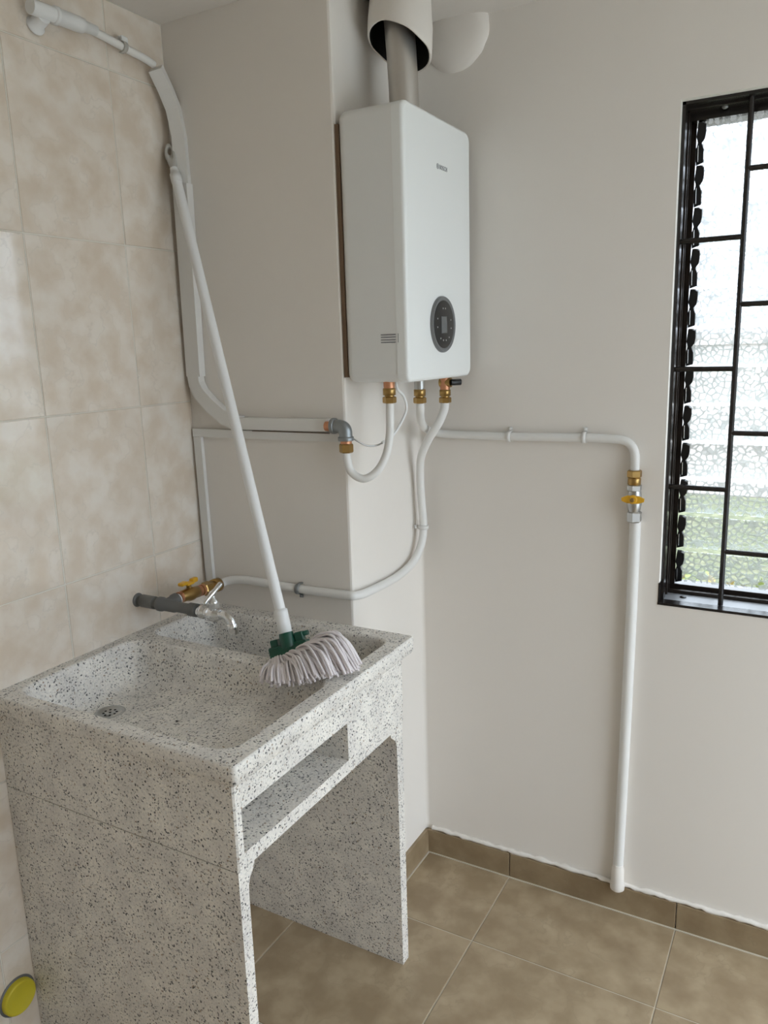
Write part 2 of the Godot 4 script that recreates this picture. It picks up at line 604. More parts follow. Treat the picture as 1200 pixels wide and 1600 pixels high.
	# skirting
	var bb := root("baseboard_right", Vector3(XC, 0, ZD))
	structure(bb, "beige tile skirting along the foot of the window wall", "skirting")
	xs = cuts(0.2648, 0.4299, XC, XO)
	for i in xs.size() - 1:
		slab("skirting_tile", bb, M.skirting, Vector3(xs[i], 0, ZD + 0.009), Vector3(xs[i + 1] - xs[i], 0, 0), Vector3(0, 0.073, 0), Vector3.BACK, 0.0012, 0.009, 0.0)
	bb = root("baseboard_back", Vector3(XC, 0, 0))
	structure(bb, "short beige tile skirting at the foot of the pillar", "skirting")
	slab("skirting_tile", bb, M.skirting, Vector3(XC + 0.009, 0, ZD), Vector3(0, 0, 0.27), Vector3(0, 0.073, 0), Vector3.RIGHT, 0.0012, 0.009, 0.0)
	slab("skirting_tile", bb, M.skirting, Vector3(XC + 0.009, 0, ZD + 0.27), Vector3(0, 0, -ZD - 0.27), Vector3(0, 0.073, 0), Vector3.RIGHT, 0.0012, 0.009, 0.0)
	mb = MB.new()
	mb.box(Vector3(XC + 0.009, -0.001, ZD + 0.009), Vector3(XO, 0.0022, ZD + 0.0128))
	mb.box(Vector3(XC + 0.009, -0.001, ZD + 0.009), Vector3(XC + 0.0125, 0.0022, -0.001))
	put("grout_line", mb, M.floor_grout, fl)
	# ragged paint and filler line above the skirting
	mb = MB.new()
	var r := RandomNumberGenerator.new()
	r.seed = 3
	var pts := []
	var hs := []
	var x := XC + 0.02
	while x < XO - 0.02:
		pts.append(Vector3(x, 0.0755 + r.randf() * 0.004, ZD + 0.003))
		hs.append(0.0045 + r.randf() * 0.0035)
		x += 0.012
	mb.tube(pts, hs, 7)
	o = put("trim_1", mb, M.paint)
	structure(o, "ragged white filler bead along the top of the skirting", "trim")

func cuts(at: float, step: float, lo: float, hi: float) -> Array:
	var out := [lo]
	var k := ceili((lo - at) / step + 1e-4)
	while at + k * step < hi - 0.01:
		if at + k * step > lo + 0.01:
			out.append(at + k * step)
		k += 1
	out.append(hi)
	return out

# one bevelled tile on a plane; corner at `at`, edges eu and ev, face normal nn
func slab(called: String, parent: Node, mat: Material, at: Vector3, eu: Vector3, ev: Vector3, nn: Vector3, gap: float, thick: float, tilt: float) -> void:
	var mb := MB.new()
	var lu := eu.length()
	var lv := ev.length()
	var u := eu / lu
	var v := ev / lv
	var b := 0.0012
	var o2 := Vector2(rng.randf(), rng.randf())
	var tu := rng.randf_range(-tilt, tilt)
	var tv := rng.randf_range(-tilt, tilt)
	var c := at + eu / 2 + ev / 2
	var P := func(su: float, sv: float, inset: float, d: float) -> Vector3:
		var du := su * (lu / 2 - gap - inset)
		var dv := sv * (lv / 2 - gap - inset)
		return c + u * du + v * dv + nn * (d + du * tu + dv * tv)
	var S := [[-1, -1], [1, -1], [1, 1], [-1, 1]]
	var top := []
	var mid := []
	var low := []
	var uv := []
	for s in S:
		top.append(P.call(s[0], s[1], b, 0.0)); mid.append(P.call(s[0], s[1], 0.0, -b * 0.7)); low.append(P.call(s[0], s[1], 0.0, -thick))
		uv.append(o2 + Vector2((s[0] * 0.5 + 0.5) * lu, (s[1] * 0.5 + 0.5) * lv) * 0.9)
	mb.quad(top[0], top[1], top[2], top[3], nn, uv)
	for i in 4:
		var j := (i + 1) % 4
		var out: Vector3 = ((mid[i] + mid[j]) / 2 - (mid[0] + mid[1] + mid[2] + mid[3]) / 4).normalized()
		mb.quad(top[i], top[j], mid[j], mid[i], (out + nn).normalized(), [uv[i], uv[j], uv[j], uv[i]])
		mb.quad(mid[i], mid[j], low[j], low[i], out, [uv[i], uv[j], uv[j], uv[i]])
	put(called, mb, mat, parent, c)

func outside() -> void:
	var mb := MB.new()
	mb.box(Vector3(-14, -0.5, -7.0), Vector3(16, -0.16, -0.51))
	mb.box(Vector3(2.76, -0.5, -0.51), Vector3(16, -0.16, 14))
	var o := put("garden_ground", mb, M.lawn)
	structure(o, "patchy green lawn outside the window", "ground")
	mb = MB.new()
	mb.box(Vector3(2.76, -0.5, -0.6), Vector3(8.0, -0.04, 6.0))
	o = put("unseen_bounce_slab", mb, M.unseen_bounce_slab)  # unseen slab, throws daylight up onto ceiling and upper walls
	structure(o, "unseen pale slab outside the side opening that bounces light into the room", "ground")
	mb = MB.new()
	mb.box(Vector3(-14, -0.5, -11.0), Vector3(16, -0.15, -7.0))
	o = put("garden_path", mb, M.paving)
	structure(o, "pinkish paved yard beyond the lawn", "ground")
	mb = MB.new()
	mb.box(Vector3(-14, -0.2, -11.3), Vector3(16, 1.3, -11.0))
	mb.box(Vector3(-14, 1.3, -11.36), Vector3(16, 1.36, -10.94))
	o = put("wall_garden", mb, M.garden_wall)
	structure(o, "low pale garden wall far beyond the window", "wall")
	# leafy ground cover close to the house
	mb = MB.new()
	var r := RandomNumberGenerator.new()
	r.seed = 8
	var dry := MB.new()
	for k in 900:
		var p := Vector3(r.randf_range(-1.2, 2.0), -0.16 + r.randf() * 0.14, r.randf_range(-3.6, -2.5))
		var d := Vector3(r.randf_range(-1, 1), r.randf_range(0.1, 1.0), r.randf_range(-1, 1)).normalized()
		var s := d.cross(Vector3(r.randf_range(-1, 1), 0.3, r.randf_range(-1, 1))).normalized()
		var nn := d.cross(s).normalized()
		var l := r.randf_range(0.05, 0.11)
		var q := mb if r.randf() < 0.6 else dry
		q.quad(p, p + d * l * 0.5 + s * l * 0.25, p + d * l + nn * 0.01, p + d * l * 0.5 - s * l * 0.25, nn)
	var g := root("ground_cover", Vector3(0.4, -0.16, -3.0))
	tag(g, "low leafy ground cover seen through the lowest gap of the window", "plants", "", "stuff")
	put("green_leaves", mb, M.leaf, g).set_meta("kind", "stuff")
	put("dry_leaves", dry, M.leaf2, g).set_meta("kind", "stuff")

func window() -> void:
	var w := root("window_1", Vector3(WX0, WY0, ZD))
	structure(w, "tall black steel louvre window with pebbled glass slats and grille", "window")
	var z1 := ZD - 0.020
	# outer angle frame
	var mb := MB.new()
	mb.box(Vector3(WX0, WY0, z1 - 0.024), Vector3(WX0 + 0.007, WY1, z1))
	mb.box(Vector3(WX1 - 0.007, WY0, z1 - 0.024), Vector3(WX1, WY1, z1))
	mb.box(Vector3(WX0, WY1 - 0.006, z1 - 0.024), Vector3(WX1, WY1, z1))
	mb.box(Vector3(WX0 - 0.002, WY0 - 0.002, z1 - 0.008), Vector3(WX1 + 0.002, WY0 + 0.004, ZD + 0.0015))
	mb.box(Vector3(WX0 - 0.0015, WY0 - 0.002, z1), Vector3(WX0 + 0.001, WY0 + 0.05, ZD + 0.001))
	put("frame", mb, M.frame, w)
	# jamb channels with ridges
	for s in [[WX0, 1.0], [WX1, -1.0]]:
		mb = MB.new()
		var steps := [[0.003, z1 - 0.024, z1 - 0.045], [0.008, z1 - 0.045, z1 - 0.053], [0.004, z1 - 0.053, z1 - 0.066], [0.0085, z1 - 0.066, z1 - 0.072], [0.005, z1 - 0.072, z1 - 0.088], [0.017, z1 - 0.088, z1 - 0.094], [0.003, z1 - 0.094, z1 - 0.13]]
		for q in steps:
			var xa: float = s[0]
			var xb: float = s[0] + s[1] * q[0]
			mb.rbox(Vector3(minf(xa, xb), WY0, q[2]), Vector3(maxf(xa, xb), WY1, q[1]), 0.001, 1)
		put("jamb_channel", mb, M.channel, w)
	# head and sill
	mb = MB.new()
	mb.rbox(Vector3(WX0, WY1 - 0.012, z1 - 0.06), Vector3(WX1, WY1 - 0.004, z1 - 0.024), 0.001, 1)
	mb.rbox(Vector3(WX0, WY1 - 0.026, z1 - 0.13), Vector3(WX1, WY1 - 0.004, z1 - 0.06), 0.001, 1)
	put("head_channel", mb, M.frame, w)
	mb = MB.new()
	mb.rbox(Vector3(WX0 + 0.004, WY0, z1 - 0.062), Vector3(WX1 - 0.004, WY0 + 0.004, z1 - 0.006), 0.001, 1)
	put("sill_plate", mb, M.sill, w, Vector3.ZERO, "scraped grey metal sill plate")
	mb = MB.new()
	mb.rbox(Vector3(WX0, WY0, z1 - 0.074), Vector3(WX1, WY0 + 0.012, z1 - 0.062), 0.001, 1)
	mb.rbox(Vector3(WX0, WY0, z1 - 0.13), Vector3(WX1, WY0 + 0.020, z1 - 0.086), 0.001, 1)
	put("sill_rail", mb, M.channel, w)
	for k in 2:
		mb = MB.new()
		mb.lathe(Vector3(1.094 + 0.34 * k, WY0 + 0.004, z1 - 0.036), Vector3.UP, [[0, 0.0075], [0.0015, 0.0075], [0.0035, 0.004], [0.0035, 0.0]], 14)
		put("screw", mb, M.frame, w)
		mb = MB.new()
		mb.lathe(Vector3(1.125 + 0.34 * k, WY1 - 0.012, z1 - 0.042), Vector3.DOWN, [[0, 0.006], [0.0015, 0.006], [0.0035, 0.003], [0.0035, 0.0]], 14)
		put("screw", mb, M.sill, w)
	# glass slats with their end clips
	var pitch := 0.0852
	var zg := z1 - 0.076
	var y := 0.853
	var k := 0
	while y < WY1 - 0.04:
		var top := Vector3(0, minf(y + 0.0795, WY1 - 0.022), zg)
		var bot := Vector3(0, y, zg - 0.022)
		var up := (top - bot).normalized()
		var nn := Vector3.RIGHT.cross(up).normalized()
		if nn.z < 0:
			nn = -nn
		var xa := 1.0775
		var xb := WX1 - 0.0285
		mb = MB.new()
		var th := 0.0045
		var A := bot + Vector3(xa, 0, 0)
		var B := bot + Vector3(xb, 0, 0)
		var C := top + Vector3(xb, 0, 0)
		var D := top + Vector3(xa, 0, 0)
		var o := Vector2(rng.randf(), rng.randf())
		var su := (xb - xa) / 0.24
		var sv := 0.082 / 0.24
		var uv := [o, o + Vector2(su, 0), o + Vector2(su, sv), o + Vector2(0, sv)]
		mb.quad(A, B, C, D, nn, uv)
		mb.quad(A - nn * th, B - nn * th, C - nn * th, D - nn * th, -nn, uv)
		mb.quad(A, B, B - nn * th, A - nn * th, -up, [o, uv[1], uv[1], o])
		mb.quad(D, C, C - nn * th, D - nn * th, up, [o, uv[1], uv[1], o])
		mb.quad(A, D, D - nn * th, A - nn * th, Vector3.LEFT, [o, uv[3], uv[3], o])
		mb.quad(B, C, C - nn * th, B - nn * th, Vector3.RIGHT, [o, uv[3], uv[3], o])
		put("glass_slat", mb, M["glass%d" % (k % 2)], w, (A + C) / 2)
		for e in [[xa, 1.0], [xb, -1.0]]:
			var ee: float = e[0]
			mb = MB.new()
			var ex: Vector3 = Vector3(e[1], 0, 0)
			var f := func(a: float, bq: float, q: float) -> Vector3: return bot + up * bq + nn * q + Vector3(ee, 0, 0) + ex * a
			# holder: a tall narrow plate with a hooked upper lobe
			var pl := [Vector2(-0.0115, -0.002), Vector2(0.0035, 0.003), Vector2(0.0040, 0.030), Vector2(0.0, 0.042), Vector2(0.0060, 0.050), Vector2(0.0085, 0.062), Vector2(0.0085, 0.078), Vector2(0.002, 0.082), Vector2(-0.007, 0.082), Vector2(-0.0105, 0.055), Vector2(-0.008, 0.044), Vector2(-0.0115, 0.03)]
			mb.prism(pl, bot + Vector3(ee, 0, 0) + nn * 0.003, ex, up, nn, -0.010)
			put("slat_clip", mb, M.black, w, bot + Vector3(ee, 0.04, 0))
			mb = MB.new()
			mb.tube([f.call(-0.0075, 0.006, 0.0045), f.call(-0.0068, 0.038, 0.0045)], 0.0013, 6)
			put("clip_spring", mb, M.chrome, w, bot + Vector3(ee, 0.02, 0.004))
		y += pitch
		k += 1
	# grille: uprights and staggered rungs, on the room side
	var zb := z1 - 0.014
	var ux := [1.177, 1.3055, 1.434, 1.5625]
	for x in ux:
		mb = MB.new()
		mb.tube([Vector3(x, WY0 + 0.002, zb), Vector3(x, WY1 - 0.002, zb)], 0.0057, 10)
		put("grille_upright", mb, M.frame, w, Vector3(x, (WY0 + WY1) / 2, zb))
	var edges := [WX0 + 0.004] + ux + [WX1 - 0.004]
	for b in edges.size() - 1:
		var rungs := [1.625, 1.3585, 1.0975] if b % 2 == 0 else [1.755, 1.4905, 1.222, 0.958]
		for ry in rungs:
			mb = MB.new()
			mb.tube([Vector3(edges[b], ry, zb), Vector3(edges[b + 1], ry, zb)], 0.0057, 10)
			put("grille_rung", mb, M.frame, w, Vector3((edges[b] + edges[b + 1]) / 2, ry, zb))

# ------------------------------------------------------------------ sink
func rrect(x0: float, x1: float, z0: float, z1: float, r: float, y: float, per := 8) -> Array:
	var out := []
	var cs := [Vector2(x1 - r, z1 - r), Vector2(x0 + r, z1 - r), Vector2(x0 + r, z0 + r), Vector2(x1 - r, z0 + r)]
	for q in 4:
		for k in per + 1:
			var a := (q + float(k) / per) * PI / 2
			out.append(Vector3(cs[q].x + r * cos(a), y, cs[q].y + r * sin(a)))
	return out

func sink() -> void:
	var s := root("laundry_sink", Vector3(0.3, 0, 0.31))
	tag(s, "speckled grey terrazzo laundry sink with two basins standing in the corner", "sink")
	var mb := MB.new()
	var H := 0.80
	# rim: outer edge loops
	var X1 := 0.597
	var Z1 := 0.6136
	mb.grid([rrect(0.0005, X1 - 0.004, 0.0005, Z1 - 0.004, 0.006, H), rrect(0.0005, X1 - 0.001, 0.0005, Z1 - 0.001, 0.008, H - 0.0015), rrect(0.0005, X1, 0.0005, Z1, 0.008, H - 0.005), rrect(0.0005, X1, 0.0005, Z1, 0.008, H - 0.031), rrect(0.0005, X1 - 0.003, 0.0005, Z1 - 0.003, 0.008, H - 0.035)], true)
	mb.grid([rrect(0.0005, X1 - 0.003, 0.0005, Z1 - 0.003, 0.008, H - 0.035), rrect(0.0005, 0.584, 0.0305, 0.604, 0.006, H - 0.036)], true)
	# top face split along the middle of both basins
	var A := [0.024, 0.561, 0.268, 0.583, 0.045]   # front basin x0 x1 z0 z1 r
	var T := [0.030, 0.561, 0.036, 0.238, 0.035]   # rear tank
	var outer := rrect(0.0005, X1 - 0.004, 0.0005, Z1 - 0.004, 0.006, H)
	var xm := 0.3
	for side in [-1.0, 1.0]:
		var poly := []
		var half := func(loop: Array, rev: bool) -> Array:
			var pts := []
			for p in loop:
				if (p.x - xm) * side > 0:
					pts.append(Vector2(p.x, p.z))
			pts.sort_custom(func(a, b): return true if false else a.y < b.y) if false else null
			# order by angle so that the half runs from small z to large z
			var c := Vector2(xm, 0)
			var zc := 0.0
			for q in pts:
				zc += q.y
			c.y = zc / pts.size()
			pts.sort_custom(func(a, b): return atan2(a.y - c.y, (a.x - c.x) * side) < atan2(b.y - c.y, (b.x - c.x) * side))
			if rev:
				pts.reverse()
			return pts
		var o: Array = half.call(outer, false)
		poly.append(Vector2(xm, 0.0005)); poly.append_array(o); poly.append(Vector2(xm, Z1 - 0.004))
		poly.append(Vector2(xm, A[3])); poly.append_array(half.call(rrect(A[0], A[1], A[2], A[3], A[4], H), true)); poly.append(Vector2(xm, A[2]))
		poly.append(Vector2(xm, T[3])); poly.append_array(half.call(rrect(T[0], T[1], T[2], T[3], T[4], H), true)); poly.append(Vector2(xm, T[2]))
		var pp := PackedVector2Array(poly)
		var idx := Geometry2D.triangulate_polygon(pp)
		for i in range(0, idx.size(), 3):
			var a := pp[idx[i]]
			var b := pp[idx[i + 1]]
			var c := pp[idx[i + 2]]
			mb.tri(Vector3(a.x, H, a.y), Vector3(b.x, H, b.y), Vector3(c.x, H, c.y), Vector3.UP, Vector3.UP, Vector3.UP)
	# cavities
	for q in [[A, 0], [T, 1]]:
		var R: Array = q[0]
		var floor_y := func(x: float, z: float) -> float:
			if q[1] == 1:
				return 0.64
			return 0.706 + clampf((x - 0.12) / 0.40, 0, 1) * 0.044   # washboard falls to the drain
		var rows := []
		for e in [[0.0, 0.0], [0.0015, 0.0004], [0.004, 0.0022], [0.0057, 0.0052], [0.0065, 0.0095]]:
			rows.append(rrect(R[0] + e[0], R[1] - e[0], R[2] + e[0], R[3] - e[0], R[4], H - e[1]))
		var wall := 0.016
		for e in [0.15, 0.3, 0.5, 0.7, 0.8, 0.88, 0.94, 0.98, 1.0]:
			var ins: float = 0.0065 + wall * minf(e, 0.7) + (0.0 if e < 0.7 else 0.028 * (1.0 - sqrt(maxf(0.0, 1.0 - pow((e - 0.7) / 0.3, 2)))))
			var ring := []
			for p in rrect(R[0] + ins, R[1] - ins, R[2] + ins, R[3] - ins, R[4], 0):
				ring.append(Vector3(p.x, lerpf(H - 0.0095, floor_y.call(p.x, p.z), e), p.z))
			rows.append(ring)
		var last: Array = rows[rows.size() - 1]
		var cx: float = (R[0] + R[1]) / 2
		var cz: float = (R[2] + R[3]) / 2
		for e in [0.8, 0.6, 0.4, 0.2, 0.02]:
			var ring := []
			for p in last:
				var x := lerpf(cx, p.x, e)
				var z := lerpf(cz, p.z, e)
				ring.append(Vector3(x, floor_y.call(x, z), z))
			rows.append(ring)
		mb.grid(rows, true)
	# body below the rim, with the soap niche open in its front
	var XB := 0.583
	var zb := 0.0375
	var zf := 0.604
	var yj := 0.605
	var yt := 0.766
	var nz0 := 0.266
	var nz1 := 0.588
	var ny0 := 0.632
	var ny1 := 0.711
	mb.quad(Vector3(0.001, yj, zf), Vector3(XB - 0.003, yj, zf), Vector3(XB - 0.003, yt, zf), Vector3(0.001, yt, zf), Vector3.BACK)
	mb.quad(Vector3(XB - 0.003, yj, zf), Vector3(XB, yj, zf - 0.003), Vector3(XB, yt, zf - 0.003), Vector3(XB - 0.003, yt, zf), Vector3(1, 0, 1).normalized())
	mb.quad(Vector3(0.001, yj, zb), Vector3(XB, yj, zb), Vector3(XB, yt, zb), Vector3(0.001, yt, zb), Vector3.FORWARD)
	mb.quad(Vector3(0.001, yj, zb), Vector3(XB, yj, zb), Vector3(XB, yj, zf - 0.003), Vector3(0.001, yj, zf), Vector3.DOWN)
	for f in [[zb, nz0, yj, yt], [nz1, zf - 0.003, yj, yt], [nz0, nz1, yj, ny0], [nz0, nz1, ny1, yt]]:
		mb.quad(Vector3(XB, f[2], f[0]), Vector3(XB, f[2], f[1]), Vector3(XB, f[3], f[1]), Vector3(XB, f[3], f[0]), Vector3.RIGHT)
	# niche: floor, ends, sloping roof, back
	var xb := 0.30
	var yb := 0.650
	mb.quad(Vector3(xb, ny0, nz0 + 0.01), Vector3(XB, ny0, nz0), Vector3(XB, ny0, nz1), Vector3(xb, ny0, nz1), Vector3.UP)
	mb.quad(Vector3(xb, yb, nz0 + 0.01), Vector3(XB, ny1, nz0), Vector3(XB, ny1, nz1), Vector3(xb, yb, nz1), Vector3(0.2, -1, 0).normalized())
	mb.quad(Vector3(xb, ny0, nz0 + 0.01), Vector3(XB, ny0, nz0), Vector3(XB, ny1, nz0), Vector3(xb, yb, nz0 + 0.01), Vector3.BACK)
	mb.quad(Vector3(xb, ny0, nz1), Vector3(XB, ny0, nz1), Vector3(XB, ny1, nz1), Vector3(xb, yb, nz1), Vector3.FORWARD)
	mb.quad(Vector3(xb, ny0, nz0), Vector3(xb, ny0, nz1), Vector3(xb, yb, nz1), Vector3(xb, yb, nz0), Vector3.RIGHT)
	put("basin", mb, M.terrazzo, s)
	# leg panels, flared under the basin
	var zl := 0.604
	mb = MB.new()
	mb.prism([Vector2(zl, 0), Vector2(zl, 0.6035), Vector2(zl - 0.041, 0.6035), Vector2(zl - 0.0405, 0.597), Vector2(zl - 0.035, 0.588), Vector2(zl - 0.0275, 0.580), Vector2(zl - 0.0235, 0.568), Vector2(zl - 0.0225, 0.55), Vector2(zl - 0.0225, 0)], Vector3(0.001, 0, 0), Vector3.BACK, Vector3.UP, Vector3.RIGHT, 0.580)
	put("leg_panel", mb, M.terrazzo, s)
	zl = 0.038
	mb = MB.new()
	mb.prism([Vector2(zl, 0), Vector2(zl, 0.6035), Vector2(zl + 0.054, 0.6035), Vector2(zl + 0.052, 0.594), Vector2(zl + 0.040, 0.584), Vector2(zl + 0.030, 0.572), Vector2(zl + 0.0275, 0.555), Vector2(zl + 0.0275, 0)], Vector3(0.001, 0, 0), Vector3.BACK, Vector3.UP, Vector3.RIGHT, 0.580)
	put("leg_panel", mb, M.terrazzo, s)
	# drain
	mb = MB.new()
	var dc := Vector3(0.112, 0.7066, 0.432)
	mb.lathe(dc, Vector3.UP, [[-0.006, 0.031], [0.0015, 0.031], [0.0025, 0.0295], [0.0025, 0.0245], [0.0005, 0.0235], [0.0005, 0.0]], 28)
	var dr := put("drain_strainer", mb, M.steel, s, dc, "round metal strainer in the front basin")
	mb = MB.new()
	for k in 9:
		var a := k * TAU / 8
		var rr := 0.0 if k == 8 else 0.013
		mb.lathe(dc + Vector3(cos(a) * rr, 0.0004, sin(a) * rr), Vector3.UP, [[0, 0.0026], [0.0006, 0.0026], [0.0006, 0.0]], 10)
	put("strainer_holes", mb, M.hole_black, dr)

# ------------------------------------------------------------------ heater
func heater() -> void:
	var h := root("water_heater", Vector3(XC, 1.353, -0.166))
	tag(h, "white wall-mounted gas water heater with round dark control dial", "water heater")
	var x0 := XC + 0.0045
	var xf := 0.5985
	var zr := 0.0025
	var zl := -0.327
	var y0 := 1.352
	var y1 := 1.893
	var mb := MB.new()
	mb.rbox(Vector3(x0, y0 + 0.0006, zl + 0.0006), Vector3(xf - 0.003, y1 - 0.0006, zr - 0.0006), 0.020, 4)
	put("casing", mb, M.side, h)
	mb = MB.new()
	# front panel: rounded outline with softly rolled edge
	var rows := []
	for e in [[0.0, 0.0], [0.0, 0.001], [0.0, 0.0175], [0.0, 0.018], [0.001, 0.0215], [0.003, 0.024], [0.006, 0.0252]]:
		var ring := []
		for p in rrect(zl + e[0], zr + e[0] * -1.0, y0 + e[0], y1 - e[0], 0.0205 - e[0] * 0.5, 0, 10):
			ring.append(Vector3(xf - 0.0252 + e[1], p.z, p.x))
		rows.append(ring)
	mb.grid(rows, true, true)
	mb.fan(rows[0], Vector3.LEFT); mb.fan(rows[6], Vector3.RIGHT)
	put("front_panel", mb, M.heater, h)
	mb = MB.new()
	mb.box(Vector3(XC + 0.0005, y0 + 0.012, zl + 0.02), Vector3(x0 + 0.004, y1 - 0.025, zr - 0.003))
	put("back_plate", mb, M.brown, h, Vector3.ZERO, "thin brown backing strip behind the casing")
	# control dial
	var dc := Vector3(xf, 1.470, -0.1635)
	var dial := MB.new()
	dial.lathe(dc, Vector3.RIGHT, [[-0.002, 0.0605], [0.004, 0.0605], [0.0065, 0.0585], [0.0065, 0.0585], [0.0045, 0.0505], [0.0045, 0.0505]], 48)
	var dn := put("control_dial", dial, M.bezel, h, dc)
	mb = MB.new()
	mb.lathe(dc, Vector3.RIGHT, [[0.0, 0.0512], [0.0055, 0.0512], [0.006, 0.050], [0.006, 0.0]], 48)
	put("dial_face", mb, M.black, dn)
	mb = MB.new()
	mb.rbox(dc + Vector3(0.005, -0.019, -0.012), dc + Vector3(0.0072, 0.017, 0.016), 0.001, 2)
	put("display", mb, M.display, dn)
	mb = MB.new()
	for q in [[0.034, 0.006], [0.034, -0.006], [0.012, 0.034], [-0.006, 0.035], [-0.03, 0.02], [-0.034, 0.006], [-0.034, -0.008], [-0.028, -0.024], [0.010, -0.034], [-0.008, -0.035]]:
		mb.rbox(dc + Vector3(0.0058, q[0] - 0.0016, q[1] - 0.0016), dc + Vector3(0.0064, q[0] + 0.0016, q[1] + 0.0016), 0.0002, 1)
	put("icons", mb, M.icon, dn)
	# emblem and lettering
	mb = MB.new()
	var ec := Vector3(xf + 0.0002, 1.7945, -0.1525)
	var rows2 := []
	for e in [[0.0056, 0.0], [0.0056, 0.0004], [0.0046, 0.0004], [0.0046, 0.0]]:
		var ring := []
		for k in 28:
			var a := TAU * k / 28
			ring.append(ec + Vector3(e[1], cos(a) * e[0], sin(a) * e[0]))
		rows2.append(ring)
	for i in 3:
		mb.grid([rows2[i], rows2[i + 1]], true)
	for s in [-1.0, 1.0]:
		mb.box(ec + Vector3(0, -0.0036, s * 0.0020 - 0.0005), ec + Vector3(0.0004, 0.0036, s * 0.0020 + 0.0005))
	mb.box(ec + Vector3(0, -0.0005, -0.002), ec + Vector3(0.0004, 0.0005, 0.002))
	put("emblem", mb, M.grey, h)
	var tm := TextMesh.new()
	tm.text = "BOSCH"
	var sf := SystemFont.new()
	sf.font_names = PackedStringArray(["Droid Sans"])
	sf.font_weight = 700
	tm.font = sf
	tm.font_size = 64
	tm.pixel_size = 0.0122 / 64.0
	tm.depth = 0.0006
	tm.horizontal_alignment = HORIZONTAL_ALIGNMENT_LEFT
	tm.vertical_alignment = VERTICAL_ALIGNMENT_CENTER
	tm.material = M.grey
	var tn := MeshInstance3D.new()
	tn.name = "lettering"
	tn.mesh = tm
	h.add_child(tn, true)
	tn.position = Vector3(xf + 0.0002, 1.7945, -0.1605) - h.position
	tn.rotation.y = PI / 2
	# air slots low on the side facing the room
	for k in 4:
		mb = MB.new()
		var y := 1.4335 + k * 0.0052
		mb.rbox(Vector3(0.536, y, zr - 0.0022), Vector3(0.571, y + 0.0022, zr + 0.0006), 0.0006, 1)
		put("vent_slot", mb, M.grey, h)
	mb = MB.new()
	mb.box(Vector3(0.5765, 1.434, zr - 0.002), Vector3(0.5775, 1.452, zr + 0.0005))
	put("vent_edge", mb, M.grey, h)

func flue() -> void:
	var f := root("flue_pipe", Vector3(0.538, 1.885, -0.125))
	tag(f, "dull steel flue pipe rising from the top of the water heater", "flue")
	var mb := MB.new()
	mb.tube([Vector3(0.538, 1.885, -0.125), Vector3(0.537, 1.95, -0.124), Vector3(0.534, 2.02, -0.123), Vector3(0.53, 2.085, -0.122)], 0.031, 28)
	put("pipe", mb, M.flue, f)
	mb = MB.new()
	mb.lathe(Vector3(0.538, 1.889, -0.125), Vector3.UP, [[0, 0.0335], [0.012, 0.0335], [0.013, 0.031]], 28)
	put("collar", mb, M.flue, f)
	# wide painted exhaust sleeve that swallows the flue
	var s := root("exhaust_sleeve", Vector3(0.53, 2.03, -0.12))
	tag(s, "wide white plastered exhaust sleeve with a black open mouth near the ceiling", "exhaust duct")
	var mouth := Vector3(0.53, 2.026, -0.122)
	var ax := Vector3(0.22, 0.86, -0.44).normalized()
	mb = MB.new()
	var side := ax.cross(Vector3.RIGHT).normalized()
	var up := side.cross(ax).normalized()
	var R := [0.069, 0.071, 0.072, 0.071, 0.066, 0.056]
	var D := [0.0, 0.003, 0.03, 0.07, 0.12, 0.20]
	var run := Vector3(-0.10, 0.90, -0.34).normalized()
	var mk := func(dist: float, rad: float, ragged: float) -> Array:
		var ring := []
		for k in 40:
			var a := TAU * k / 40
			ring.append(mouth + run * dist + ax * ragged * (sin(a * 3.0) * 0.5 + sin(a * 7.0 + 1.0) * 0.3) + (up * cos(a) + side * sin(a)) * rad)
		return ring
	var rows := []
	for i in R.size():
		rows.append(mk.call(D[i], R[i], 0.003 if i < 2 else 0.0))
	mb.grid(rows, true, true)
	mb.grid([mk.call(0.0, 0.069, 0.003), mk.call(0.001, 0.066, 0.003)], true, false)
	put("sleeve", mb, M.paint, s)
	mb = MB.new()
	mb.grid([mk.call(0.0008, 0.0663, 0.003), mk.call(0.03, 0.065, 0.0), mk.call(0.07, 0.064, 0.0), mk.call(0.12, 0.060, 0.0), mk.call(0.19, 0.052, 0.0)], true, false)
	mb.fan(mk.call(0.185, 0.054, 0.0), -ax)
	put("black_lining", mb, M.hole_black, s, Vector3.ZERO, "black inside of the sleeve")  # inside of the sleeve coloured near-black
	# lumpy plaster between sleeve and wall
	mb = MB.new()
	var nz := FastNoiseLite.new()
	nz.seed = 6
	nz.frequency = 9.0
	rows = []
	var pc := Vector3(0.555, 2.115, ZD)
	for i in 29:
		var th := PI * i / 28.0
		var ring := []
		for k in 56:
			var ph := TAU * k / 56
			var d := Vector3(sin(th) * cos(ph), cos(th), sin(th) * sin(ph))
			var q := d * Vector3(0.080, 0.085, 0.030)
			q *= 1.0 + 0.10 * nz.get_noise_3dv(q)
			ring.append(pc + q)
		rows.append(ring)
	mb.grid(rows, true, false)
	put("plaster_lump", mb, M.paint, s)

# ------------------------------------------------------------------ pipes
func nut(mb: MB, at: Vector3, axis: Vector3, len: float, r: float) -> void:
	mb.lathe(at, axis, [[0, r * 0.86], [len * 0.12, r], [len * 0.88, r], [len, r * 0.86]], 6, true)

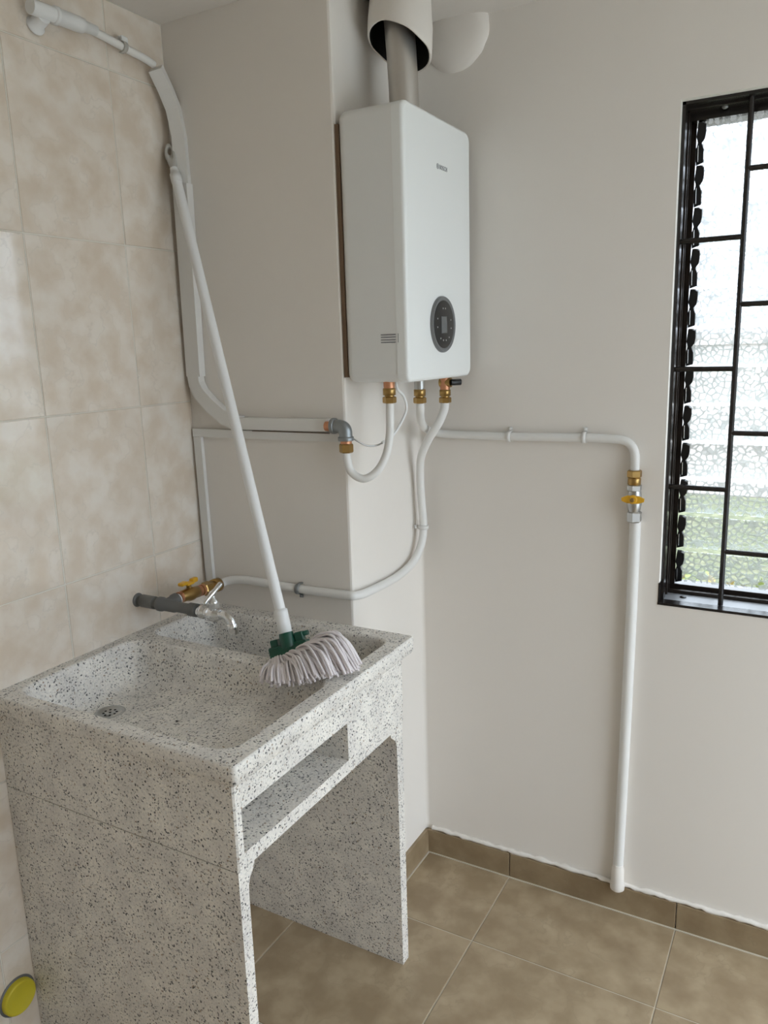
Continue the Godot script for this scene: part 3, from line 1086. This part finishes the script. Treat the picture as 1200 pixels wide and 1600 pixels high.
# a pipe clip hugging a pipe at p (pipe runs along d, wall normal nn)
func clip(parent: Node, p: Vector3, d: Vector3, nn: Vector3, r: float, mat: Material) -> void:
	var mb := MB.new()
	var s := d.cross(nn).normalized()
	var pts := []
	for k in 9:
		var a := k / 8.0 * PI
		pts.append(p + s * cos(a) * (r + 0.0015) + nn * sin(a) * (r + 0.0015))
	pts.push_front(p + s * (r + 0.0015) - nn * r)
	pts.append(p - s * (r + 0.0015) - nn * r)
	pts.append(p - s * (r + 0.012) - nn * r * 0.8)
	var rows := []
	for q in pts:
		var out: Vector3 = (q - p).normalized() * 0.0015
		rows.append([q - d * 0.005, q - d * 0.005 + out, q + d * 0.005 + out, q + d * 0.005])
	mb.grid(rows, true)
	mb.lathe(p - s * (r + 0.009) - nn * r * 0.75, nn, [[0, 0.0035], [0.003, 0.0035], [0.004, 0.002], [0.004, 0.0]], 10)
	put("pipe_clip", mb, mat, parent, p)

func fitting(parent: Node, x: float, z: float, yb: float, upper: String) -> void:
	# threaded brass coupling hanging under the heater
	var mb := MB.new()
	nut(mb, Vector3(x, yb, z), Vector3.UP, 0.014, 0.0148)
	put("brass_nut", mb, M.brass, parent, Vector3(x, yb + 0.007, z))
	mb = MB.new()
	mb.lathe(Vector3(x, yb + 0.014, z), Vector3.UP, [[0, 0.0105], [0.003, 0.0105], [0.003, 0.0105], [0.003, 0.0138], [0.017, 0.0138], [0.018, 0.0125]], 20)
	put("brass_coupling", mb, M.brass, parent, Vector3(x, yb + 0.022, z))
	mb = MB.new()
	mb.lathe(Vector3(x, yb + 0.032, z), Vector3.UP, [[0, 0.0118], [0.006, 0.0122], [0.006, 0.0122], [0.03, 0.0122]], 20)
	put("threaded_stub", mb, M.copper if upper == "copper" else M.steel, parent, Vector3(x, yb + 0.04, z))

func pipes() -> void:
	# --- U-shaped cold feed from the iron elbow to the left heater fitting
	var c := root("cold_feed_pipe", Vector3(0.46, 1.15, 0.02))
	tag(c, "white U-shaped pipe looping from the grey elbow up to the left heater fitting", "pipe")
	var mb := MB.new()
	mb.tube(curve([Vector3(0.456, 1.215, 0.026), Vector3(0.4575, 1.19, 0.026), Vector3(0.466, 1.163, 0.025), Vector3(0.492, 1.149, 0.018), Vector3(0.516, 1.163, 0.004), Vector3(0.531, 1.195, -0.012), Vector3(0.537, 1.24, -0.022), Vector3(0.538, 1.29, -0.024), Vector3(0.538, 1.312, -0.024)], 8), 0.0088, 16)
	put("tube", mb, M.pipe, c)
	fitting(c, 0.538, -0.024, 1.308, "copper")
	mb = MB.new()
	nut(mb, Vector3(0.456, 1.205, 0.026), Vector3.UP, 0.020, 0.0152)
	put("brass_nut", mb, M.brass, c, Vector3(0.456, 1.215, 0.026))
	mb = MB.new()
	mb.lathe(Vector3(0.456, 1.225, 0.026), Vector3.UP, [[0, 0.0125], [0.008, 0.0125]], 18)
	put("copper_stub", mb, M.copper, c)
	mb = MB.new()
	mb.lathe(Vector3(0.405, 1.261, 0.024), Vector3.RIGHT, [[0, 0.0105], [0.022, 0.0105]], 18)
	put("copper_stub", mb, M.copper, c)
	mb = MB.new()
	var el := bends([Vector3(0.424, 1.262, 0.024), Vector3(0.456, 1.260, 0.026), Vector3(0.456, 1.232, 0.026)], 0.026)
	mb.tube(el, 0.0145, 20)
	mb.lathe(Vector3(0.421, 1.262, 0.024), Vector3.RIGHT, [[0, 0.0165], [0.001, 0.0172], [0.008, 0.0172], [0.009, 0.0150]], 20)
	mb.lathe(Vector3(0.456, 1.231, 0.026), Vector3.UP, [[0, 0.0165], [0.001, 0.0172], [0.008, 0.0172], [0.009, 0.0150]], 20)
	put("iron_elbow", mb, M.iron, c, Vector3.ZERO, "grey galvanised elbow")
	# --- sensor cable
	var w := root("sensor_cable", Vector3(0.54, 1.35, -0.05))
	tag(w, "thin white cable drooping from the heater behind the U-shaped pipe", "cable")
	mb = MB.new()
	mb.tube(curve([Vector3(0.54, 1.352, -0.052), Vector3(0.541, 1.335, -0.056), Vector3(0.546, 1.318, -0.075), Vector3(0.541, 1.287, -0.094), Vector3(0.530, 1.25, -0.075), Vector3(0.521, 1.228, -0.05), Vector3(0.514, 1.222, -0.028)], 7), 0.0031, 10)
	put("white_sleeve", mb, M.plastic, w)
	mb = MB.new()
	mb.tube(curve([Vector3(0.519, 1.226, -0.04), Vector3(0.506, 1.217, -0.02), Vector3(0.49, 1.219, 0.0), Vector3(0.473, 1.232, 0.015), Vector3(0.462, 1.24, 0.02)], 7), 0.0019, 8)
	put("bare_wire", mb, M.steel, w)
	# --- gas pipe along the window wall
	var zw := ZD + 0.0105
	var g := root("gas_pipe", Vector3(0.69, 1.205, ZD))
	tag(g, "white painted gas pipe running level along the window wall to the yellow-handled valve", "pipe")
	mb = MB.new()
	var path := curve([Vector3(0.541, 1.30, -0.162), Vector3(0.540, 1.285, -0.165), Vector3(0.530, 1.268, -0.184), Vector3(0.510, 1.246, -0.230), Vector3(0.490, 1.226, -0.290), Vector3(0.494, 1.212, -0.328), Vector3(0.532, 1.206, zw), Vector3(0.61, 1.2055, zw), Vector3(0.69, 1.205, zw), Vector3(0.78, 1.2065, zw), Vector3(0.872, 1.208, zw)], 8)
	path.append_array(bends([Vector3(0.89, 1.208, zw), Vector3(0.988, 1.206, zw), Vector3(0.988, 1.115, zw + 0.003)], 0.045))
	mb.tube(path, 0.0098, 16)
	put("tube", mb, M.pipe, g)
	fitting(g, 0.541, -0.162, 1.297, "steel")
	clip(g, Vector3(0.691, 1.205, zw), Vector3.RIGHT, Vector3.BACK, 0.0098, M.pipe)
	clip(g, Vector3(0.872, 1.208, zw), Vector3.RIGHT, Vector3.BACK, 0.0098, M.pipe)
	# --- valve
	var zv := zw + 0.004
	var v := root("gas_valve", Vector3(0.991, 1.07, zv))
	tag(v, "gas shut-off valve with yellow butterfly handle on the window wall", "valve")
	mb = MB.new()
	nut(mb, Vector3(0.988, 1.122, zv), Vector3.UP, 0.017, 0.0165)
	put("brass_nut", mb, M.brass, v)
	mb = MB.new()
	mb.lathe(Vector3(0.988, 1.106, zv), Vector3.UP, [[0, 0.0125], [0.001, 0.0145], [0.014, 0.0145], [0.016, 0.0125]], 20)
	put("brass_collar", mb, M.brass, v)
	mb = MB.new()
	nut(mb, Vector3(0.989, 1.092, zv), Vector3.UP, 0.014, 0.0165)
	mb.lathe(Vector3(0.990, 1.045, zv), Vector3.UP, [[0, 0.0125], [0.006, 0.0145], [0.016, 0.0165], [0.03, 0.0165], [0.044, 0.014], [0.048, 0.013]], 20)
	nut(mb, Vector3(0.991, 1.020, zv), Vector3.UP, 0.025, 0.0165)
	put("valve_body", mb, M.steel, v)
	mb = MB.new()
	var hc := Vector3(0.991, 1.076, zv + 0.02)
	mb.lathe(hc + Vector3(0, 0, -0.006), Vector3.BACK, [[0, 0.006], [0.004, 0.006], [0.004, 0.006], [0.004, 0.010], [0.012, 0.010], [0.013, 0.0085], [0.013, 0.0]], 18)
	mb.prism([Vector2(-0.024, -0.004), Vector2(-0.012, -0.0085), Vector2(0.012, -0.0085), Vector2(0.024, -0.004), Vector2(0.025, 0.003), Vector2(0.012, 0.0085), Vector2(-0.012, 0.0085), Vector2(-0.025, 0.003)], hc, Vector3.RIGHT, Vector3.UP, Vector3.BACK, 0.006)
	var hd := put("valve_handle", mb, M.yellow, v, hc)
	mb = MB.new()
	nut(mb, hc + Vector3(0, 0, 0.006), Vector3.BACK, 0.0085, 0.0052)
	put("handle_nut", mb, M.brass, hd)
	# --- riser below the valve
	var r := root("gas_riser", Vector3(0.985, 0.0, ZD))
	tag(r, "straight white vertical pipe dropping from the valve to the skirting", "pipe")
	mb = MB.new()
	var zr := ZD + 0.0115
	mb.tube([Vector3(0.993, 1.022, zr), Vector3(0.992, 0.8, zr), Vector3(0.9885, 0.5, zr), Vector3(0.985, 0.25, zr), Vector3(0.983, 0.135, zr)], 0.0125, 18)
	put("tube", mb, M.pipe, r)
	mb = MB.new()
	mb.lathe(Vector3(0.983, 0.066, zr + 0.002), Vector3.UP, [[0, 0.013], [0.004, 0.0175], [0.014, 0.0178], [0.03, 0.0155], [0.060, 0.0150], [0.066, 0.0132], [0.072, 0.0125]], 18)
	put("plaster_socket", mb, M.paint, r)
	# --- hot water pipe down the corner and round the pillar to the sink
	var h := root("hot_water_pipe", Vector3(0.46, 0.87, -0.3))
	tag(h, "long white pipe running down the corner and round the pillar to the brass valve", "pipe")
	mb = MB.new()
	path = curve([Vector3(0.544, 1.292, -0.293), Vector3(0.543, 1.270, -0.287), Vector3(0.532, 1.240, -0.279), Vector3(0.502, 1.197, -0.280), Vector3(0.477, 1.152, -0.290), Vector3(0.467, 1.10, -0.303), Vector3(0.466, 1.04, -0.309), Vector3(0.469, 0.968, -0.312), Vector3(0.466, 0.92, -0.300), Vector3(0.459, 0.885, -0.268), Vector3(0.4545, 0.868, -0.20), Vector3(0.4545, 0.867, -0.12), Vector3(0.456, 0.872, -0.03), Vector3(0.452, 0.876, 0.006), Vector3(0.437, 0.877, 0.013), Vector3(0.37, 0.875, 0.0115), Vector3(0.30, 0.874, 0.0115), Vector3(0.21, 0.876, 0.0115), Vector3(0.13, 0.876, 0.012), Vector3(0.09, 0.870, 0.020), Vector3(0.079, 0.864, 0.036)], 8)
	mb.tube(path, 0.0102, 16)
	put("tube", mb, M.pipe, h)
	fitting(h, 0.544, -0.293, 1.288, "copper")
	mb = MB.new()
	mb.lathe(Vector3(0.552, 1.337, -0.293), Vector3.RIGHT, [[-0.02, 0.0115], [0.008, 0.0115], [0.008, 0.0115]], 16)
	put("brass_outlet", mb, M.brass, h)
	mb = MB.new()
	mb.lathe(Vector3(0.560, 1.337, -0.293), Vector3(0.75, 0, -0.66), [[0, 0.0075], [0.024, 0.0075], [0.025, 0.0065], [0.025, 0.0]], 16)
	put("black_knob", mb, M.black, h)
	clip(h, Vector3(0.4692, 0.968, -0.312), Vector3.UP, Vector3(0.7, 0, 0.7), 0.0102, M.pipe)
	clip(h, Vector3(0.30, 0.874, 0.0115), Vector3.LEFT, Vector3.BACK, 0.0102, M.iron)

func ducts() -> void:
	var nb := Vector3.BACK
	# upper white water pipe on the tiles
	var u := root("upper_water_pipe", Vector3(0.025, 2.05, 0.2))
	tag(u, "white plastic pipe with tee fitting high on the tiled wall under the ceiling", "pipe")
	var mb := MB.new()
	mb.tube(curve([Vector3(0.028, 2.054, 0.22), Vector3(0.027, 2.051, 0.181), Vector3(0.026, 2.046, 0.131), Vector3(0.025, 2.043, 0.09), Vector3(0.024, 2.038, 0.058)], 6), 0.0078, 14)
	put("tube", mb, M.pipe, u)
	mb = MB.new()
	mb.lathe(Vector3(0.030, 2.052, 0.368), Vector3(0, 0.004, -0.16), [[0, 0.0135], [0.050, 0.0135], [0.050, 0.0135], [0.051, 0.0165], [0.058, 0.0165], [0.059, 0.0145], [0.105, 0.0145], [0.118, 0.0135], [0.119, 0.0105], [0.150, 0.0095], [0.151, 0.008]], 22)
	put("tee_fitting", mb, M.plastic, u)
	mb = MB.new()
	mb.lathe(Vector3(0.0005, 2.034, 0.338), Vector3(1, 0.35, 0.05), [[0, 0.018], [0.004, 0.018], [0.006, 0.0135], [0.03, 0.0135]], 20)
	put("tee_branch", mb, M.plastic, u)
	clip(u, Vector3(0.0265, 2.048, 0.145), Vector3(0, 0, -1), Vector3.RIGHT, 0.0078, M.grey_plastic)
	mb = MB.new()
	mb.rbox(Vector3(0.0003, 2.058, 0.128), Vector3(0.026, 2.071, 0.146), 0.003, 2)
	put("clip_block", mb, M.plastic, u)
	# pipe ducting: upper sleeve, corner run, bend and level run
	var d := root("pipe_duct", Vector3(0.04, 1.26, 0))
	tag(d, "white painted ducting down the corner turning level towards the grey elbow", "duct")
	mb = MB.new()
	mb.strip([Vector3(0.024, 2.036, 0.050), Vector3(0.022, 2.00, 0.022), Vector3(0.0265, 1.958, 0.004), Vector3(0.035, 1.90, 0.001), Vector3(0.037, 1.80, 0.001)], 0.030, 0.021, Vector3(0.35, 0.1, 1).normalized())
	put("upper_sleeve", mb, M.duct, d)
	mb = MB.new()
	mb.strip([Vector3(0.036, 1.80, 0.0008), Vector3(0.034, 1.60, 0.0008), Vector3(0.032, 1.44, 0.0008), Vector3(0.031, 1.37, 0.0008)], 0.042, 0.020, nb)
	put("corner_run", mb, M.duct, d)
	mb = MB.new()
	mb.strip([Vector3(0.031, 1.372, 0.0012), Vector3(0.033, 1.352, 0.0012), Vector3(0.045, 1.330, 0.0012), Vector3(0.075, 1.302, 0.0012), Vector3(0.11, 1.277, 0.0012), Vector3(0.135, 1.266, 0.0012), Vector3(0.16, 1.2615, 0.0012)], 0.034, 0.021, nb)
	put("bend", mb, M.duct, d)
	mb = MB.new()
	mb.strip([Vector3(0.15, 1.261, 0.0008), Vector3(0.28, 1.2615, 0.0008), Vector3(0.405, 1.262, 0.0008)], 0.027, 0.022, nb)
	put("level_run", mb, M.duct, d)
	# thin cable trunking below it
	var k := root("cable_trunking", Vector3(0.03, 1.23, 0))
	tag(k, "narrow white cable trunking below the pipe duct and down the tile corner", "trunking")
	mb = MB.new()
	mb.strip([Vector3(0.006, 1.2345, 0.0008), Vector3(0.22, 1.2345, 0.0008), Vector3(0.436, 1.2345, 0.0008)], 0.019, 0.010, nb)
	put("level_run", mb, M.duct, k)
	mb = MB.new()
	mb.strip([Vector3(0.019, 1.2245, 0.0008), Vector3(0.021, 1.05, 0.0008), Vector3(0.023, 0.86, 0.0008)], 0.023, 0.010, nb)
	put("corner_run", mb, M.duct, k)
	mb = MB.new()
	mb.strip([Vector3(0.19, 1.2435, 0.0105), Vector3(0.30, 1.2437, 0.0105), Vector3(0.405, 1.2435, 0.0105)], 0.0016, 0.0008, nb)
	put("cover_seam", mb, M.brown, k)

# ------------------------------------------------------------------ taps
func taps() -> void:
	var zt := 0.228
	var yt := 0.8725
	var w := root("inlet_pipe", Vector3(0.0, yt, zt))
	tag(w, "dull grey threaded inlet pipe coming out of the tiled wall above the sink", "pipe")
	var mb := MB.new()
	mb.lathe(Vector3(0.0, yt, zt), Vector3.RIGHT, [[0, 0.0165], [0.003, 0.0155], [0.005, 0.0125], [0.0055, 0.011]], 20)
	put("wall_flange", mb, M.dull, w)
	mb = MB.new()
	mb.lathe(Vector3(0.004, yt, zt), Vector3.RIGHT, [[0, 0.0105], [0.012, 0.0105], [0.012, 0.0105], [0.012, 0.0148], [0.05, 0.0148], [0.05, 0.0148], [0.05, 0.0118], [0.066, 0.0118]], 20)
	put("nipple", mb, M.dull, w)
	mb = MB.new()
	mb.lathe(Vector3(0.066, yt, zt), Vector3.RIGHT, [[0, 0.0155], [0.002, 0.0165], [0.012, 0.0165], [0.014, 0.0140], [0.050, 0.0140], [0.052, 0.0120], [0.092, 0.0120], [0.094, 0.0150], [0.114, 0.0150]], 20)
	mb.lathe(Vector3(0.088, yt, zt), Vector3(0, 0.08, -1), [[0, 0.0135], [0.022, 0.0135], [0.024, 0.0155], [0.034, 0.0155]], 20)
	put("tee", mb, M.dull, w)
	mb = MB.new()
	mb.lathe(Vector3(0.086, yt + 0.0005, zt - 0.026), Vector3(0, 0.08, -1), [[0, 0.0128], [0.016, 0.0122]], 18)
	put("sealing_tape", mb, M.plastic, w, Vector3.ZERO, "white sealing tape")
	# brass ball valve running back from the tee
	var b := root("ball_valve", Vector3(0.086, 0.876, 0.14))
	tag(b, "brass ball valve with yellow lever beside the chrome faucet", "valve")
	var a0 := Vector3(0.086, 0.8765, 0.186)
	var ad := Vector3(-0.004, -0.010, -0.15).normalized()
	for cr in [[0.0, 0.0128, 0.010], [0.064, 0.0135, 0.009], [0.078, 0.0135, 0.007]]:
		mb = MB.new()
		mb.lathe(a0 + ad * cr[0], ad, [[0, cr[1]], [cr[2], cr[1]]], 18)
		put("copper_ring", mb, M.copper, b)
	mb = MB.new()
	mb.lathe(a0 + ad * 0.008, ad, [[0, 0.0125], [0.004, 0.014], [0.016, 0.014], [0.024, 0.0165], [0.036, 0.0165], [0.044, 0.014], [0.056, 0.014], [0.058, 0.012]], 22)
	put("valve_body", mb, M.brass, b)
	mb = MB.new()
	mb.lathe(a0 + ad * 0.072, ad, [[0, 0.0115], [0.075, 0.0115]], 20)
	nut(mb, a0 + ad * 0.084, ad, 0.026, 0.0165)
	mb.lathe(a0 + ad * 0.11, ad, [[0, 0.0135], [0.012, 0.0135], [0.012, 0.0135], [0.012, 0.0168], [0.032, 0.0168], [0.034, 0.0145]], 22)
	put("coupling", mb, M.brass, b)
	var hc := a0 + ad * 0.037 + Vector3(0, 0.017, 0)
	mb = MB.new()
	mb.lathe(hc, Vector3.UP, [[-0.004, 0.006], [0.008, 0.006]], 12)
	put("stem", mb, M.brass, b)
	mb = MB.new()
	mb.rbox(hc + Vector3(-0.008, 0.006, -0.012), hc + Vector3(0.008, 0.012, 0.012), 0.002, 2)
	var q := Transform3D(Basis(Vector3.UP, 0.12), hc)
	mb.rbox(Vector3(-0.0065, 0.006, -0.030), Vector3(0.0065, 0.017, -0.010), 0.003, 2, q)
	mb.rbox(Vector3(-0.0075, 0.010, 0.010), Vector3(0.0075, 0.018, 0.032), 0.003, 2, q)
	put("lever", mb, M.yellow, b, hc)
	# chrome faucet
	var f := root("faucet", Vector3(0.2, 0.87, zt))
	tag(f, "small chrome garden faucet pouring into the rear tank of the sink", "faucet")
	mb = MB.new()
	var fy := yt - 0.001
	mb.lathe(Vector3(0.178, fy, zt), Vector3.RIGHT, [[0, 0.0105], [0.014, 0.0105], [0.014, 0.0105], [0.014, 0.0152], [0.022, 0.0152], [0.024, 0.011], [0.034, 0.011], [0.042, 0.0165], [0.058, 0.0165], [0.066, 0.011], [0.07, 0.0095]], 24)
	mb.tube(curve([Vector3(0.240, fy, zt), Vector3(0.254, fy + 0.003, zt), Vector3(0.266, fy, zt), Vector3(0.274, fy - 0.009, zt), Vector3(0.277, fy - 0.018, zt)], 6), 0.0098, 18)
	put("body", mb, M.chrome, f)
	mb = MB.new()
	mb.lathe(Vector3(0.2765, fy - 0.014, zt), Vector3(0.14, -1, 0), [[0, 0.0112], [0.001, 0.0118], [0.023, 0.0112], [0.024, 0.0095], [0.012, 0.009]], 20)
	put("spout_tip", mb, M.chrome, f)
	mb = MB.new()
	nut(mb, Vector3(0.228, fy + 0.012, zt), Vector3.UP, 0.016, 0.0135)
	mb.lathe(Vector3(0.228, fy + 0.026, zt), Vector3.UP, [[0, 0.0125], [0.006, 0.0115], [0.010, 0.006], [0.024, 0.0048]], 20)
	put("bonnet", mb, M.chrome, f)
	mb = MB.new()
	var tc := Vector3(0.228, fy + 0.046, zt)
	var td := Vector3(0.15, 0.55, -0.8).normalized()
	mb.tube([tc - td * 0.031, tc - td * 0.027, tc - td * 0.01, tc, tc + td * 0.01, tc + td * 0.027, tc + td * 0.031], [0.004, 0.0062, 0.0052, 0.007, 0.0052, 0.0062, 0.004], 14)
	put("tee_handle", mb, M.chrome, f)
	# yellow cap low on the tiles
	var cp := root("drain_cap", Vector3(0, 0.154, 0.646))
	tag(cp, "round yellow plastic cap low on the tiled wall beside the sink", "cap")
	mb = MB.new()
	mb.lathe(Vector3(0, 0.154, 0.646), Vector3.RIGHT, [[0, 0.036], [0.010, 0.0355], [0.013, 0.034], [0.014, 0.0315], [0.0125, 0.0295], [0.0125, 0.0]], 40)
	put("cap", mb, M.cap, cp)
	mb = MB.new()
	mb.lathe(Vector3(0, 0.154, 0.646), Vector3.RIGHT, [[0, 0.0405], [0.0015, 0.040], [0.002, 0.036]], 40)
	put("dark_rim", mb, M.dull, cp)

# ------------------------------------------------------------------ mop
func mop() -> void:
	var B := Vector3(0.421, 0.858, 0.231)
	var T := Vector3(0.047, 1.80, 0.040)
	var m := root("mop", Vector3(0.45, 0.80, 0.24))
	tag(m, "white string mop with green head leaning from the sink into the corner", "mop")
	var ax := (T - B).normalized()
	var mb := MB.new()
	mb.tube([B + ax * 0.02, B.lerp(T, 0.25), B.lerp(T, 0.5), B.lerp(T, 0.75), T], 0.0112, 20)
	put("handle", mb, M.plastic, m)
	mb = MB.new()
	mb.lathe(B, ax, [[0, 0.0120], [0.004, 0.0135], [0.042, 0.0145], [0.050, 0.0145], [0.051, 0.0115]], 22)
	put("ferrule", mb, M.plastic, m)
	mb = MB.new()
	mb.lathe(T - ax * 0.003, ax, [[0, 0.0118], [0.002, 0.0125], [0.022, 0.0120], [0.023, 0.0100], [0.028, 0.0100], [0.030, 0.0090], [0.036, 0.0085]], 18)
	put("end_plug", mb, M.plastic, m)
	# hanging eye: flat rounded plate with a slot
	mb = MB.new()
	var e0 := T + ax * 0.030
	var vx := Vector3(0.86, 0.0, -0.5)
	vx = (vx - ax * vx.dot(ax)).normalized()
	var nz := vx.cross(ax).normalized()
	var out_l := []
	var in_l := []
	for k in 28:
		var a := TAU * k / 28
		out_l.append(Vector2(cos(a) * 0.0125 * (1.0 if sin(a) > 0 else 0.85), 0.031 + sin(a) * 0.033))
		in_l.append(Vector2(cos(a) * 0.0048, 0.044 + sin(a) * 0.0105))
	var lo := func(L: Array, d: float) -> Array:
		var r := []
		for p in L:
			r.append(e0 + vx * p.x + ax * p.y + nz * d)
		return r
	var so := []
	for p in out_l:
		so.append(Vector2(p.x * 0.86, 0.031 + (p.y - 0.031) * 0.95))
	mb.grid([lo.call(in_l, -0.004), lo.call(so, -0.0045), lo.call(out_l, -0.002), lo.call(out_l, 0.002), lo.call(so, 0.0045), lo.call(in_l, 0.004), lo.call(in_l, -0.004)], true, true)
	put("hanging_eye", mb, M.grey_plastic, m, Vector3.ZERO, "grey hanging eye with a slot")
	# green clamp
	var L := Vector3(0.397, 0.806, 0.247)
	var R := Vector3(0.470, 0.829, 0.222)
	var along := (R - L).normalized()
	var dn := (-ax - along * (-ax).dot(along)).normalized()
	var thick := along.cross(dn).normalized()
	var C := (L + R) / 2
	mb = MB.new()
	mb.lathe(B + ax * 0.002, -ax, [[0, 0.0145], [0.006, 0.0155], [0.030, 0.0165]], 22)
	put("green_socket", mb, M.green, m)
	mb = MB.new()
	var xf := Transform3D(Basis(along, dn, thick), C)
	var hw := L.distance_to(R) / 2
	mb.rbox(Vector3(-hw - 0.002, -0.022, -0.014), Vector3(hw + 0.002, -0.002, 0.014), 0.004, 2, xf)
	mb.rbox(Vector3(-hw * 0.92, -0.036, -0.009), Vector3(-hw * 0.5, -0.018, 0.009), 0.003, 2, xf)
	mb.rbox(Vector3(hw * 0.45, -0.040, -0.009), Vector3(hw * 0.92, -0.018, 0.009), 0.003, 2, xf)
	mb.prism([Vector2(-hw - 0.003, 0.004), Vector2(hw + 0.003, 0.004), Vector2(hw * 0.8, -0.016), Vector2(-hw * 0.8, -0.016)], C - thick * 0.017, along, dn, thick, 0.034)
	var gc := put("green_clamp", mb, M.green, m)
	mb = MB.new()
	mb.lathe(C + along * hw * 0.88 - dn * 0.034, along, [[0, 0.005], [0.012, 0.005], [0.012, 0.0032], [0.004, 0.003]], 14)
	put("clamp_peg", mb, M.green, gc)
	# yarn
	mb = MB.new()
	var r := RandomNumberGenerator.new()
	r.seed = 77
	var ends := [Vector3(0.424, 0.783, 0.312), Vector3(0.452, 0.784, 0.314), Vector3(0.488, 0.785, 0.310), Vector3(0.526, 0.800, 0.300), Vector3(0.560, 0.808, 0.280), Vector3(0.586, 0.808, 0.258), Vector3(0.592, 0.812, 0.240), Vector3(0.585, 0.812, 0.222)]
	var lift := [0.006, 0.008, 0.012, 0.022, 0.032, 0.040, 0.044, 0.042]
	for k in 210:
		var s := (k + r.randf()) / 210.0
		var th := r.randf_range(-0.012, 0.012)
		var st := L.lerp(R, clampf(s * 1.06 - 0.03, 0.0, 1.0)) + thick * th + dn * -0.004
		var f := s * 6.999
		var i := int(f)
		var en: Vector3 = (ends[i] as Vector3).lerp(ends[i + 1], f - i)
		var li: float = lerpf(lift[i], lift[i + 1], f - i)
		var lay := r.randf()
		en += Vector3(r.randf_range(-0.014, 0.008), 0.0, r.randf_range(-0.012, 0.010)) + Vector3.UP * (lay * 0.012)
		var m1 := st.lerp(en, 0.33) + Vector3.UP * (li * (0.55 + 0.5 * lay)) + dn * 0.006
		var m2 := st.lerp(en, 0.70) + Vector3.UP * (li * (0.6 + 0.6 * lay))
		var wob := Vector3(r.randf_range(-1, 1), r.randf_range(-1, 1), r.randf_range(-1, 1)) * 0.003
		mb.tube(curve([st, m1 + wob, m2 - wob, en], 5), r.randf_range(0.0021, 0.0029), 5)
	put("yarn", mb, M.yarn, m).set_meta("kind", "stuff")
